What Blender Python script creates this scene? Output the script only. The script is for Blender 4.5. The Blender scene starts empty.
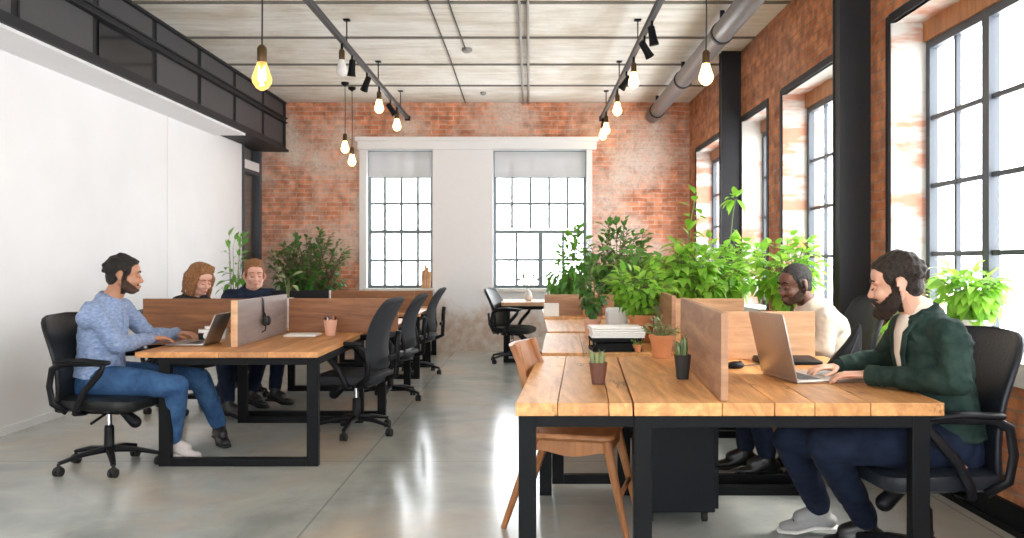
import bpy, bmesh, math, random
from mathutils import Vector, Matrix, noise, Euler
PI = math.pi
R = math.radians
sc = bpy.context.scene
C = sc.collection

# ------------------------------------------------------------------ camera, world, light, exposure
F = 830.0; VX = 530.0; VY = 262.0; CAMH = 1.25
cam_d = bpy.data.cameras.new('camera'); cam = bpy.data.objects.new('camera', cam_d); C.objects.link(cam)
cam.location = (0, 0, CAMH); cam.rotation_euler = (R(90), 0, 0)
cam_d.sensor_width = 36; cam_d.lens = F / 1024 * 36
cam_d.shift_x = -(VX - 512) / 1024; cam_d.shift_y = -(269 - VY) / 1024
cam_d.clip_start = 0.05
cam_d.dof.use_dof = True; cam_d.dof.focus_distance = 4.0; cam_d.dof.aperture_fstop = 4.5
sc.camera = cam
sc.view_settings.view_transform = 'Standard'; sc.view_settings.look = 'None'
sc.view_settings.gamma = 1; sc.view_settings.use_curve_mapping = False
sc.view_settings.exposure = 0.3
w = bpy.data.worlds.new('world'); sc.world = w; w.use_nodes = True
bgn = w.node_tree.nodes['Background']
bgn.inputs[0].default_value = (0.93, 0.97, 1.0, 1); bgn.inputs[1].default_value = 9.5
try:
    sc.cycles.use_denoising = True
    sc.cycles.denoiser = 'OPENIMAGEDENOISE'
    sc.cycles.max_bounces = 10; sc.cycles.diffuse_bounces = 6
    sc.cycles.sample_clamp_indirect = 6
    sc.cycles.caustics_refractive = False; sc.cycles.caustics_reflective = False
    sc.cycles.blur_glossy = 0.5
except Exception: pass
def sky_portal(loc, rot, sx, sy):          # tells the renderer where daylight enters; gives off nothing itself
    d = bpy.data.lights.new('window_daylight', 'AREA'); d.shape = 'RECTANGLE'; d.size = sx; d.size_y = sy
    d.cycles.is_portal = True
    o = bpy.data.objects.new('window_daylight', d); C.objects.link(o); o.location = loc; o.rotation_euler = rot
sun_d = bpy.data.lights.new('sun', 'SUN'); sun_d.energy = 4.0; sun_d.angle = R(12); sun_d.color = (1, .93, .82)
sun = bpy.data.objects.new('sun', sun_d); C.objects.link(sun)
sun.rotation_euler = Vector((1.0, -0.15, 1.15)).to_track_quat('Z', 'Y').to_euler()

def at(px, py, d):
    return Vector(((px - VX) * d / F, d, CAMH - (py - VY) * d / F))

# ------------------------------------------------------------------ materials
def newmat(name):
    m = bpy.data.materials.new(name); m.use_nodes = True
    nt = m.node_tree; b = nt.nodes['Principled BSDF']
    return m, nt, b
def plain(name, col, rough=.5, metal=0, spec=.5, bump=0, bscale=60, coat=0, sheen=0):
    m, nt, b = newmat(name)
    b.inputs['Base Color'].default_value = (*col, 1); b.inputs['Roughness'].default_value = rough
    b.inputs['Metallic'].default_value = metal; b.inputs['Specular IOR Level'].default_value = spec
    b.inputs['Coat Weight'].default_value = coat; b.inputs['Sheen Weight'].default_value = sheen
    n = nt.nodes.new('ShaderNodeTexNoise'); n.inputs['Scale'].default_value = bscale; n.inputs['Detail'].default_value = 4
    tc = nt.nodes.new('ShaderNodeTexCoord'); nt.links.new(tc.outputs['Object'], n.inputs['Vector'])
    # slight tonal variation that belongs to the surface
    mx = nt.nodes.new('ShaderNodeMix'); mx.data_type = 'RGBA'; mx.inputs[6].default_value = (*[c * .9 for c in col], 1); mx.inputs[7].default_value = (*[min(1, c * 1.08) for c in col], 1)
    nt.links.new(n.outputs['Fac'], mx.inputs[0]); nt.links.new(mx.outputs[2], b.inputs['Base Color'])
    if bump:
        bp = nt.nodes.new('ShaderNodeBump'); bp.inputs['Strength'].default_value = bump; bp.inputs['Distance'].default_value = .01
        nt.links.new(n.outputs['Fac'], bp.inputs['Height']); nt.links.new(bp.outputs[0], b.inputs['Normal'])
    return m
def ramp(nt, stops):
    r = nt.nodes.new('ShaderNodeValToRGB'); e = r.color_ramp.elements
    while len(e) < len(stops): e.new(.5)
    for i, (p, c) in enumerate(stops): e[i].position = p; e[i].color = (*c, 1)
    return r
def mathn(nt, op, a, b=None):
    n = nt.nodes.new('ShaderNodeMath'); n.operation = op
    for i, v in enumerate((a, b)):
        if v is None: continue
        if isinstance(v, (int, float)): n.inputs[i].default_value = v
        else: nt.links.new(v, n.inputs[i])
    return n.outputs[0]
def mixc(nt, fac, a, b, mode='MIX'):
    n = nt.nodes.new('ShaderNodeMix'); n.data_type = 'RGBA'; n.blend_type = mode
    for i, v in ((0, fac), (6, a), (7, b)):
        if isinstance(v, (int, float)): n.inputs[i].default_value = v
        elif isinstance(v, tuple): n.inputs[i].default_value = (*v, 1)
        else: nt.links.new(v, n.inputs[i])
    return n.outputs[2]
def noisen(nt, vec, scale, detail=4, rough=.55, dist=0):
    n = nt.nodes.new('ShaderNodeTexNoise'); n.inputs['Scale'].default_value = scale; n.inputs['Detail'].default_value = detail
    n.inputs['Roughness'].default_value = rough; n.inputs['Distortion'].default_value = dist
    if vec is not None: nt.links.new(vec, n.inputs['Vector'])
    return n.outputs['Fac']
def coords(nt, scale=(1, 1, 1), rot=(0, 0, 0)):
    tc = nt.nodes.new('ShaderNodeTexCoord'); mp = nt.nodes.new('ShaderNodeMapping')
    mp.inputs['Scale'].default_value = scale; mp.inputs['Rotation'].default_value = rot
    nt.links.new(tc.outputs['Object'], mp.inputs['Vector']); return mp.outputs[0]

def brick_mat(name, axis, c1, c2, mortar, pale=.35):
    m, nt, b = newmat(name)
    tc = nt.nodes.new('ShaderNodeTexCoord'); sp = nt.nodes.new('ShaderNodeSeparateXYZ'); nt.links.new(tc.outputs['Object'], sp.inputs[0])
    cb = nt.nodes.new('ShaderNodeCombineXYZ'); nt.links.new(sp.outputs[axis], cb.inputs[0]); nt.links.new(sp.outputs[2], cb.inputs[1])
    nz = nt.nodes.new('ShaderNodeTexNoise'); nz.inputs['Scale'].default_value = 5; nt.links.new(tc.outputs['Object'], nz.inputs['Vector'])
    va = nt.nodes.new('ShaderNodeVectorMath'); va.operation = 'MULTIPLY_ADD'; va.inputs[1].default_value = (.06, .035, 0)
    nt.links.new(nz.outputs['Color'], va.inputs[0]); nt.links.new(cb.outputs[0], va.inputs[2])
    br = nt.nodes.new('ShaderNodeTexBrick'); nt.links.new(va.outputs[0], br.inputs['Vector'])
    br.inputs['Scale'].default_value = 1; br.inputs['Brick Width'].default_value = .21; br.inputs['Row Height'].default_value = .064
    br.inputs['Mortar Size'].default_value = .007; br.inputs['Mortar Smooth'].default_value = .3
    br.inputs['Color1'].default_value = (*c1, 1); br.inputs['Color2'].default_value = (*c2, 1); br.inputs['Mortar'].default_value = (*mortar, 1)
    n1 = noisen(nt, tc.outputs['Object'], 9, 5); n2 = noisen(nt, tc.outputs['Object'], 1.3, 5, .6)
    mott = ramp(nt, [(.3, (.5, .46, .44)), (.7, (1.4, 1.32, 1.26))]); nt.links.new(n1, mott.inputs[0])
    col = mixc(nt, .85, br.outputs['Color'], mott.outputs[0], 'MULTIPLY')
    pr = ramp(nt, [(.42, (0, 0, 0)), (.64, (1, 1, 1))]); nt.links.new(n2, pr.inputs[0])
    n3 = noisen(nt, tc.outputs['Object'], 26, 3)
    f = mathn(nt, 'MULTIPLY', mathn(nt, 'MULTIPLY', pr.outputs[0], n3), pale * 2)
    col = mixc(nt, f, col, (.72, .6, .52))
    nt.links.new(col, b.inputs['Base Color']); b.inputs['Roughness'].default_value = .85; b.inputs['Specular IOR Level'].default_value = .25
    bp = nt.nodes.new('ShaderNodeBump'); bp.inputs['Strength'].default_value = .7; bp.inputs['Distance'].default_value = .012
    h = mathn(nt, 'SUBTRACT', n1, br.outputs['Fac']); nt.links.new(h, bp.inputs['Height']); nt.links.new(bp.outputs[0], b.inputs['Normal'])
    return m
def wood_mat(name, dark, light, grain=(7, .8, 7), rough=.42, crack=.0, jitter=.5):
    m, nt, b = newmat(name)
    g = nt.nodes.new('ShaderNodeNewGeometry'); tc = nt.nodes.new('ShaderNodeTexCoord')
    off = nt.nodes.new('ShaderNodeVectorMath'); off.operation = 'ADD'
    cmb = nt.nodes.new('ShaderNodeCombineXYZ'); r10 = mathn(nt, 'MULTIPLY', g.outputs['Random Per Island'], 13.0)
    for i in range(3): nt.links.new(r10, cmb.inputs[i])
    nt.links.new(tc.outputs['Object'], off.inputs[0]); nt.links.new(cmb.outputs[0], off.inputs[1])
    mp = nt.nodes.new('ShaderNodeMapping'); mp.inputs['Scale'].default_value = grain; nt.links.new(off.outputs[0], mp.inputs['Vector'])
    n1 = noisen(nt, mp.outputs[0], 1.6, 6, .6, 1.2); n2 = noisen(nt, mp.outputs[0], 9, 4, .6, .3)
    f = mathn(nt, 'ADD', mathn(nt, 'MULTIPLY', n1, .75), mathn(nt, 'MULTIPLY', n2, .25))
    rp = ramp(nt, [(.34, dark), (.5, tuple((a + c) / 2 for a, c in zip(dark, light))), (.64, light)]); nt.links.new(f, rp.inputs[0])
    br = mathn(nt, 'ADD', mathn(nt, 'MULTIPLY', g.outputs['Random Per Island'], jitter), 1 - jitter / 2)
    cc = nt.nodes.new('ShaderNodeCombineColor')
    for i in range(3): nt.links.new(br, cc.inputs[i])
    col = mixc(nt, 1.0, rp.outputs[0], cc.outputs[0], 'MULTIPLY')
    if crack:
        ck = ramp(nt, [(.485, (0, 0, 0)), (.5, (1, 1, 1)), (.515, (0, 0, 0))])
        mp2 = nt.nodes.new('ShaderNodeMapping'); mp2.inputs['Scale'].default_value = (3.2, .7, 3); nt.links.new(off.outputs[0], mp2.inputs['Vector'])
        nt.links.new(noisen(nt, mp2.outputs[0], 1.0, 5, .7, .6), ck.inputs[0])
        gate = ramp(nt, [(.52, (0, 0, 0)), (.6, (1, 1, 1))]); nt.links.new(noisen(nt, off.outputs[0], 2.3, 2), gate.inputs[0])
        col = mixc(nt, mathn(nt, 'MULTIPLY', mathn(nt, 'MULTIPLY', ck.outputs[0], gate.outputs[0]), crack), col, (.09, .035, .012))
    nt.links.new(col, b.inputs['Base Color']); b.inputs['Roughness'].default_value = rough
    bp = nt.nodes.new('ShaderNodeBump'); bp.inputs['Strength'].default_value = .12; bp.inputs['Distance'].default_value = .004
    nt.links.new(f, bp.inputs['Height']); nt.links.new(bp.outputs[0], b.inputs['Normal'])
    return m
def floor_mat():
    m, nt, b = newmat('polished_concrete')
    v = coords(nt)
    n1 = noisen(nt, v, .55, 6, .6, .8); n2 = noisen(nt, v, 3.5, 6, .65, .5); n3 = noisen(nt, v, 22, 4)
    r1 = ramp(nt, [(.36, (.33, .36, .345)), (.5, (.46, .48, .455)), (.63, (.53, .47, .39))]); nt.links.new(n1, r1.inputs[0])
    r2 = ramp(nt, [(.3, (.90, .90, .90)), (.7, (1.06, 1.06, 1.06))]); nt.links.new(n2, r2.inputs[0])
    col = mixc(nt, 1, r1.outputs[0], r2.outputs[0], 'MULTIPLY')
    # saw-cut joints
    sp = nt.nodes.new('ShaderNodeSeparateXYZ'); nt.links.new(v, sp.inputs[0])
    def joint(axis, period, offs):
        a = mathn(nt, 'ADD', sp.outputs[axis], offs); a = mathn(nt, 'MODULO', mathn(nt, 'ADD', a, 100 * period), period)
        return mathn(nt, 'LESS_THAN', a, .012)
    j = mathn(nt, 'MAXIMUM', joint(0, 3.2, 1.06), joint(1, 3.4, 1.6))
    col = mixc(nt, mathn(nt, 'MULTIPLY', j, .55), col, (.2, .2, .19))
    nt.links.new(col, b.inputs['Base Color'])
    rr = ramp(nt, [(.3, (.15, .15, .15)), (.75, (.21, .21, .21))]); nt.links.new(n2, rr.inputs[0]); nt.links.new(rr.outputs[0], b.inputs['Roughness'])
    b.inputs['Specular IOR Level'].default_value = .75
    bp = nt.nodes.new('ShaderNodeBump'); bp.inputs['Strength'].default_value = .015; bp.inputs['Distance'].default_value = .01
    nt.links.new(n2, bp.inputs['Height']); nt.links.new(bp.outputs[0], b.inputs['Normal'])
    return m
def ceil_mat():
    m, nt, b = newmat('board_marked_concrete')
    v = coords(nt, (1, 6, 1)); v1 = coords(nt)
    n1 = noisen(nt, v, 1.5, 6, .65, .6); n2 = noisen(nt, v1, .9, 6, .65, .5); n3 = noisen(nt, v1, 8, 4)
    r1 = ramp(nt, [(.3, (.60, .58, .52)), (.5, (.74, .73, .68)), (.72, (.84, .83, .79))]); nt.links.new(n1, r1.inputs[0])
    r2 = ramp(nt, [(.33, (.78, .72, .62)), (.55, (1.05, 1.05, 1.05))]); nt.links.new(n2, r2.inputs[0])
    col = mixc(nt, .9, r1.outputs[0], r2.outputs[0], 'MULTIPLY')
    nt.links.new(col, b.inputs['Base Color']); b.inputs['Roughness'].default_value = .9
    bp = nt.nodes.new('ShaderNodeBump'); bp.inputs['Strength'].default_value = .4; bp.inputs['Distance'].default_value = .01
    nt.links.new(n3, bp.inputs['Height']); nt.links.new(bp.outputs[0], b.inputs['Normal'])
    return m
def plaster_mat(name, base=(.82, .82, .83), dirty=True):
    m, nt, b = newmat(name)
    tc = nt.nodes.new('ShaderNodeTexCoord'); sp = nt.nodes.new('ShaderNodeSeparateXYZ'); nt.links.new(tc.outputs['Object'], sp.inputs[0])
    n1 = noisen(nt, tc.outputs['Object'], 2.5, 6, .65, .4); n2 = noisen(nt, tc.outputs['Object'], 9, 5)
    col = mixc(nt, mathn(nt, 'MULTIPLY', n2, .25), base, tuple(c * .82 for c in base))
    if dirty:
        lv = mathn(nt, 'SUBTRACT', .95, sp.outputs[2]); lv = mathn(nt, 'MULTIPLY', lv, 1.3)
        f = mathn(nt, 'SUBTRACT', mathn(nt, 'ADD', lv, n1), .85); rp = ramp(nt, [(0, (0, 0, 0)), (.3, (.8, .8, .8))]); nt.links.new(f, rp.inputs[0])
        rust = ramp(nt, [(.35, (.66, .60, .52)), (.62, (.50, .33, .22))]); nt.links.new(n2, rust.inputs[0])
        col = mixc(nt, rp.outputs[0], col, rust.outputs[0])
    nt.links.new(col, b.inputs['Base Color']); b.inputs['Roughness'].default_value = .8
    bp = nt.nodes.new('ShaderNodeBump'); bp.inputs['Strength'].default_value = .25; bp.inputs['Distance'].default_value = .01
    nt.links.new(n2, bp.inputs['Height']); nt.links.new(bp.outputs[0], b.inputs['Normal'])
    return m
def reveal_mat():
    m, nt, b = newmat('whitewashed_reveal')
    tc = nt.nodes.new('ShaderNodeTexCoord')
    mp = nt.nodes.new('ShaderNodeMapping'); mp.inputs['Scale'].default_value = (.8, .8, 3.2); nt.links.new(tc.outputs['Object'], mp.inputs['Vector'])
    n1 = noisen(nt, mp.outputs[0], 1.6, 4, .6); n2 = noisen(nt, tc.outputs['Object'], 14, 4)
    rp = ramp(nt, [(.49, (.60, .57, .53)), (.58, (.50, .20, .11))]); nt.links.new(n1, rp.inputs[0])
    col = mixc(nt, mathn(nt, 'MULTIPLY', n2, .3), rp.outputs[0], (.55, .5, .45))
    nt.links.new(col, b.inputs['Base Color']); b.inputs['Roughness'].default_value = .85
    bp = nt.nodes.new('ShaderNodeBump'); bp.inputs['Strength'].default_value = .3; bp.inputs['Distance'].default_value = .01
    nt.links.new(n2, bp.inputs['Height']); nt.links.new(bp.outputs[0], b.inputs['Normal'])
    return m
def glass_mat(name='window_glass', tint=(1, 1, 1)):
    m = bpy.data.materials.new(name); m.use_nodes = True; nt = m.node_tree; nt.nodes.clear()
    o = nt.nodes.new('ShaderNodeOutputMaterial'); t = nt.nodes.new('ShaderNodeBsdfTransparent'); g = nt.nodes.new('ShaderNodeBsdfGlossy')
    t.inputs[0].default_value = (*tint, 1); g.inputs['Roughness'].default_value = .02
    lw = nt.nodes.new('ShaderNodeLayerWeight'); lw.inputs[0].default_value = .5; mx = nt.nodes.new('ShaderNodeMixShader')
    f5 = mathn(nt, 'ADD', mathn(nt, 'MULTIPLY', mathn(nt, 'POWER', lw.outputs['Facing'], 5.0), .6), .025)
    nt.links.new(f5, mx.inputs[0]); nt.links.new(t.outputs[0], mx.inputs[1]); nt.links.new(g.outputs[0], mx.inputs[2]); nt.links.new(mx.outputs[0], o.inputs[0])
    return m
def leaf_mat(name, c1, c2, trans=.35, rough=.4):
    m, nt, b = newmat(name)
    g = nt.nodes.new('ShaderNodeNewGeometry')
    col = mixc(nt, g.outputs['Random Per Island'], c1, c2)
    nt.links.new(col, b.inputs['Base Color']); b.inputs['Roughness'].default_value = rough
    tr = nt.nodes.new('ShaderNodeBsdfTranslucent'); nt.links.new(mixc(nt, .5, col, (.45, .75, .08)), tr.inputs[0])
    mx = nt.nodes.new('ShaderNodeMixShader'); mx.inputs[0].default_value = trans
    nt.links.new(b.outputs[0], mx.inputs[1]); nt.links.new(tr.outputs[0], mx.inputs[2]); nt.links.new(mx.outputs[0], nt.nodes['Material Output'].inputs[0])
    return m
def blind_mat():
    m, nt, b = newmat('roller_blind'); b.inputs['Base Color'].default_value = (.9, .9, .9, 1); b.inputs['Roughness'].default_value = .9
    n = noisen(nt, coords(nt), 200, 2); nt.links.new(mixc(nt, n, (.86, .86, .86), (.93, .93, .93)), b.inputs['Base Color'])
    tr = nt.nodes.new('ShaderNodeBsdfTranslucent'); tr.inputs[0].default_value = (.30, .30, .305, 1); tp = nt.nodes.new('ShaderNodeBsdfTransparent')
    mx = nt.nodes.new('ShaderNodeMixShader'); mx.inputs[0].default_value = .5; nt.links.new(b.outputs[0], mx.inputs[1]); nt.links.new(tr.outputs[0], mx.inputs[2])
    m2 = nt.nodes.new('ShaderNodeMixShader'); m2.inputs[0].default_value = .02; nt.links.new(mx.outputs[0], m2.inputs[1]); nt.links.new(tp.outputs[0], m2.inputs[2])
    nt.links.new(m2.outputs[0], nt.nodes['Material Output'].inputs[0]); return m
def amber_mat():
    m = emit_mat('amber_bulb_glass', (1, .55, .16), 3.0); nt = m.node_tree; e = [n for n in nt.nodes if n.type == 'EMISSION'][0]; o = [n for n in nt.nodes if n.type == 'OUTPUT_MATERIAL'][0]
    t = nt.nodes.new('ShaderNodeBsdfTransparent'); t.inputs[0].default_value = (1, .85, .6, 1); mx = nt.nodes.new('ShaderNodeMixShader'); lw = nt.nodes.new('ShaderNodeLayerWeight'); lw.inputs[0].default_value = .35
    nt.links.new(mathn(nt, 'ADD', mathn(nt, 'MULTIPLY', lw.outputs['Facing'], .5), .2), mx.inputs[0]); nt.links.new(t.outputs[0], mx.inputs[1]); nt.links.new(e.outputs[0], mx.inputs[2]); nt.links.new(mx.outputs[0], o.inputs[0]); return m
def emit_mat(name, col, s):
    m = bpy.data.materials.new(name); m.use_nodes = True; nt = m.node_tree; nt.nodes.clear()
    o = nt.nodes.new('ShaderNodeOutputMaterial'); e = nt.nodes.new('ShaderNodeEmission'); e.inputs[0].default_value = (*col, 1); e.inputs[1].default_value = s
    nt.links.new(e.outputs[0], o.inputs[0]); return m
def fabric_mat(name, c1, c2, scale=14, rough=.85, weave=True, sheen=.0, stretch=(1, 1, 1)):
    m, nt, b = newmat(name)
    v = coords(nt, stretch); n1 = noisen(nt, v, scale, 5, .6, .4); rp = ramp(nt, [(.35, c1), (.65, c2)]); nt.links.new(n1, rp.inputs[0])
    nt.links.new(rp.outputs[0], b.inputs['Base Color']); b.inputs['Roughness'].default_value = rough; b.inputs['Sheen Weight'].default_value = sheen
    b.inputs['Specular IOR Level'].default_value = .25
    n2 = noisen(nt, coords(nt), 18, 3, .5); bp = nt.nodes.new('ShaderNodeBump'); bp.inputs['Strength'].default_value = .5; bp.inputs['Distance'].default_value = .01
    nt.links.new(n2, bp.inputs['Height']); nt.links.new(bp.outputs[0], b.inputs['Normal'])
    return m
def skin_mat(name, col):
    m, nt, b = newmat(name)
    n1 = noisen(nt, coords(nt), 30, 4)
    nt.links.new(mixc(nt, n1, tuple(c * .88 for c in col), tuple(min(1, c * 1.1) for c in col)), b.inputs['Base Color'])
    b.inputs['Roughness'].default_value = .48; b.inputs['Subsurface Weight'].default_value = .12
    b.inputs['Subsurface Radius'].default_value = (1, .35, .2); b.inputs['Subsurface Scale'].default_value = .01
    return m
def hair_mat(name, col, tip):
    m, nt, b = newmat(name)
    n1 = noisen(nt, coords(nt, (1, 1, 1)), 90, 4, .7, 1.0)
    rp = ramp(nt, [(.4, col), (.65, tip)]); nt.links.new(n1, rp.inputs[0]); nt.links.new(rp.outputs[0], b.inputs['Base Color'])
    b.inputs['Roughness'].default_value = .6; b.inputs['Specular IOR Level'].default_value = .3
    bp = nt.nodes.new('ShaderNodeBump'); bp.inputs['Strength'].default_value = .9; bp.inputs['Distance'].default_value = .008
    nt.links.new(n1, bp.inputs['Height']); nt.links.new(bp.outputs[0], b.inputs['Normal'])
    return m
M = dict(
    joint=plain('dark_seam_shade', (.17, .155, .13), .9),     brick_b=brick_mat('brick_back', 0, (.72, .32, .19), (.50, .19, .10), (.62, .46, .37), .95),
    brick_r=brick_mat('brick_right_backlit', 1, (.55, .23, .10), (.36, .13, .06), (.34, .22, .15), .12),  # darker brick tones, the backlit shade of this wall is in the colour
    floor=floor_mat(), ceil=ceil_mat(), plaster=plaster_mat('plaster_white'), plaster_clean=plaster_mat('plaster_clean', dirty=False),
    panelwhite=plain('white_panel', (.86, .86, .87), .6, bscale=1.2), reveal=reveal_mat(),
    steel=plain('dark_painted_steel', (.022, .022, .025), .55, spec=.2, bump=.1, bscale=30), steel_panel=plain('grey_steel_panel', (.055, .055, .06), .55),
    black_gap=plain('black_gap', (.01, .01, .01), .8), frame=plain('window_frame_paint', (.06, .07, .085), .45), frame_b=plain('window_frame_green_grey', (.16, .2, .21), .5),
    frame_light=plain('window_frame_light', (.5, .52, .52), .5),
    glass=glass_mat(), glass_dark=glass_mat('smoked_glass', (.35, .36, .36)), sill=plain('painted_sill', (.62, .62, .58), .5),
    blind=blind_mat(),
    table=wood_mat('table_oak', (.36, .14, .04), (.72, .37, .135), crack=.9), table_l=wood_mat('table_oak_left', (.34, .13, .04), (.64, .31, .11), grain=(7, .8, 7)),
    board=wood_mat('divider_oak', (.24, .11, .055), (.46, .26, .14), grain=(.8, .9, 7), rough=.5, jitter=.2),
    board_l=wood_mat('divider_walnut', (.15, .052, .018), (.32, .13, .045), grain=(.8, .9, 7), rough=.5, jitter=.2),
    board_p=wood_mat('divider_pale_oak', (.48, .26, .13), (.72, .46, .27), grain=(.8, .9, 7), rough=.55, jitter=.2),
    board_g=wood_mat('divider_grey', (.17, .13, .12), (.26, .21, .19), grain=(.8, .9, 7), rough=.4, jitter=.2),
    chairwood=wood_mat('chair_wood', (.26, .095, .03), (.46, .2, .07), grain=(6, 6, 1.2), rough=.4, jitter=.15),
    black=plain('black_powder_coat', (.006, .0065, .0075), .55, spec=.12), black_pl=plain('black_plastic', (.006, .006, .008), .45, spec=.2), rubber=plain('black_rubber', (.007, .007, .007), .7),
    leather=plain('black_leather', (.008, .009, .009), .42, spec=.3, bump=.15, bscale=80), leather_b=plain('charcoal_leather', (.014, .017, .024), .40, spec=.35, bump=.15, bscale=80), mesh=plain('black_mesh_fabric', (.012, .014, .019), .7, bump=.4, bscale=300),
    chrome=plain('chrome', (.6, .6, .6), .2, 1), alu=plain('brushed_aluminium', (.46, .43, .40), .35, .75), alu_d=plain('laptop_keys', (.05, .05, .055), .5),
    screen=plain('dark_screen', (.01, .01, .015), .1), pedestal=plain('pedestal_steel', (.009, .011, .014), .5, spec=.15),
    terracotta=plain('terracotta', (.60, .24, .10), .8, bump=.2), terr_l=plain('pale_terracotta', (.75, .42, .3), .8), brownpot=plain('brown_pot', (.13, .05, .03), .45), blackpot=plain('black_pot', (.015, .014, .013), .5), whitepot=plain('white_pot', (.75, .74, .72), .4), soil=plain('potting_soil', (.05, .03, .02), .95, bump=.8),
    paper=plain('paper', (.85, .84, .8), .8), cable=plain('cable', (.012, .012, .012), .6), conduit=plain('grey_conduit', (.3, .29, .27), .6), duct=plain('grey_duct', (.15, .14, .14), .4, .2, bump=.15, bscale=12),
    bulb=emit_mat('lit_bulb', (1, .62, .22), 9), filament=emit_mat('filament', (1, .55, .15), 60), bulbglass=amber_mat(), bulb_off=plain('milky_bulb', (.75, .73, .7), .2), brass=plain('aged_brass_socket', (.09, .05, .02), .4, .7),
    leaf_y=leaf_mat('leaf_bright', (.12, .36, .03), (.36, .62, .09), .48), leaf_d=leaf_mat('leaf_dark', (.015, .085, .015), (.06, .2, .03), .2), leaf_m=leaf_mat('leaf_mid', (.05, .2, .03), (.13, .36, .05), .35),
    leaf_g=leaf_mat('leaf_grey_green', (.16, .24, .10), (.3, .34, .16), .2), cactus=leaf_mat('succulent', (.05, .12, .03), (.16, .2, .08), .1), stem=plain('stem', (.14, .17, .05), .6), trunk=plain('trunk_bark', (.17, .11, .07), .8),
    denim=fabric_mat('blue_denim', (.02, .06, .15), (.05, .12, .25), 10), denim_d=fabric_mat('dark_denim', (.004, .008, .021), (.010, .018, .044), 10),
    shirt=fabric_mat('blue_mottled_shirt', (.15, .22, .39), (.31, .38, .54), 42, sheen=.1, stretch=(1, 1, 2)), jacket=fabric_mat('dark_green_jacket', (.009, .024, .020), (.026, .052, .043), 16), cream=fabric_mat('cream_shirt', (.66, .58, .47), (.78, .7, .6), 8), tshirt=fabric_mat('pale_tshirt', (.66, .55, .45), (.75, .66, .56), 8),
    blackcloth=fabric_mat('black_cloth', (.01, .01, .012), (.03, .03, .034), 10), navy=fabric_mat('navy_cloth', (.008, .014, .03), (.02, .03, .06), 10),
    skin_a=skin_mat('skin_tan', (.46, .22, .13)), skin_b=skin_mat('skin_fair', (.72, .40, .30)), skin_d=skin_mat('skin_dark', (.15, .065, .04)), skin_e=skin_mat('skin_light', (.66, .37, .26)),
    hair_k=hair_mat('hair_black', (.006, .005, .004), (.03, .022, .018)), hair_br=hair_mat('hair_dark_brown', (.010, .007, .005), (.05, .034, .025)), hair_red=hair_mat('hair_auburn', (.16, .06, .02), (.45, .22, .09)), hair_grey=hair_mat('hair_dark_grey', (.010, .009, .008), (.05, .045, .042)), beard=hair_mat('beard', (.008, .005, .004), (.055, .03, .02)),
    sneaker=plain('sneaker_canvas', (.55, .5, .48), .7), sole=plain('white_sole', (.75, .74, .72), .5), shoe=plain('black_shoe', (.015, .014, .014), .4), shoe_grey=plain('grey_shoe', (.3, .3, .3), .6), lash=plain('dark_lash', (.01, .008, .007), .7), lip=plain('lip', (.5, .2, .15), .5),
)

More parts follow.
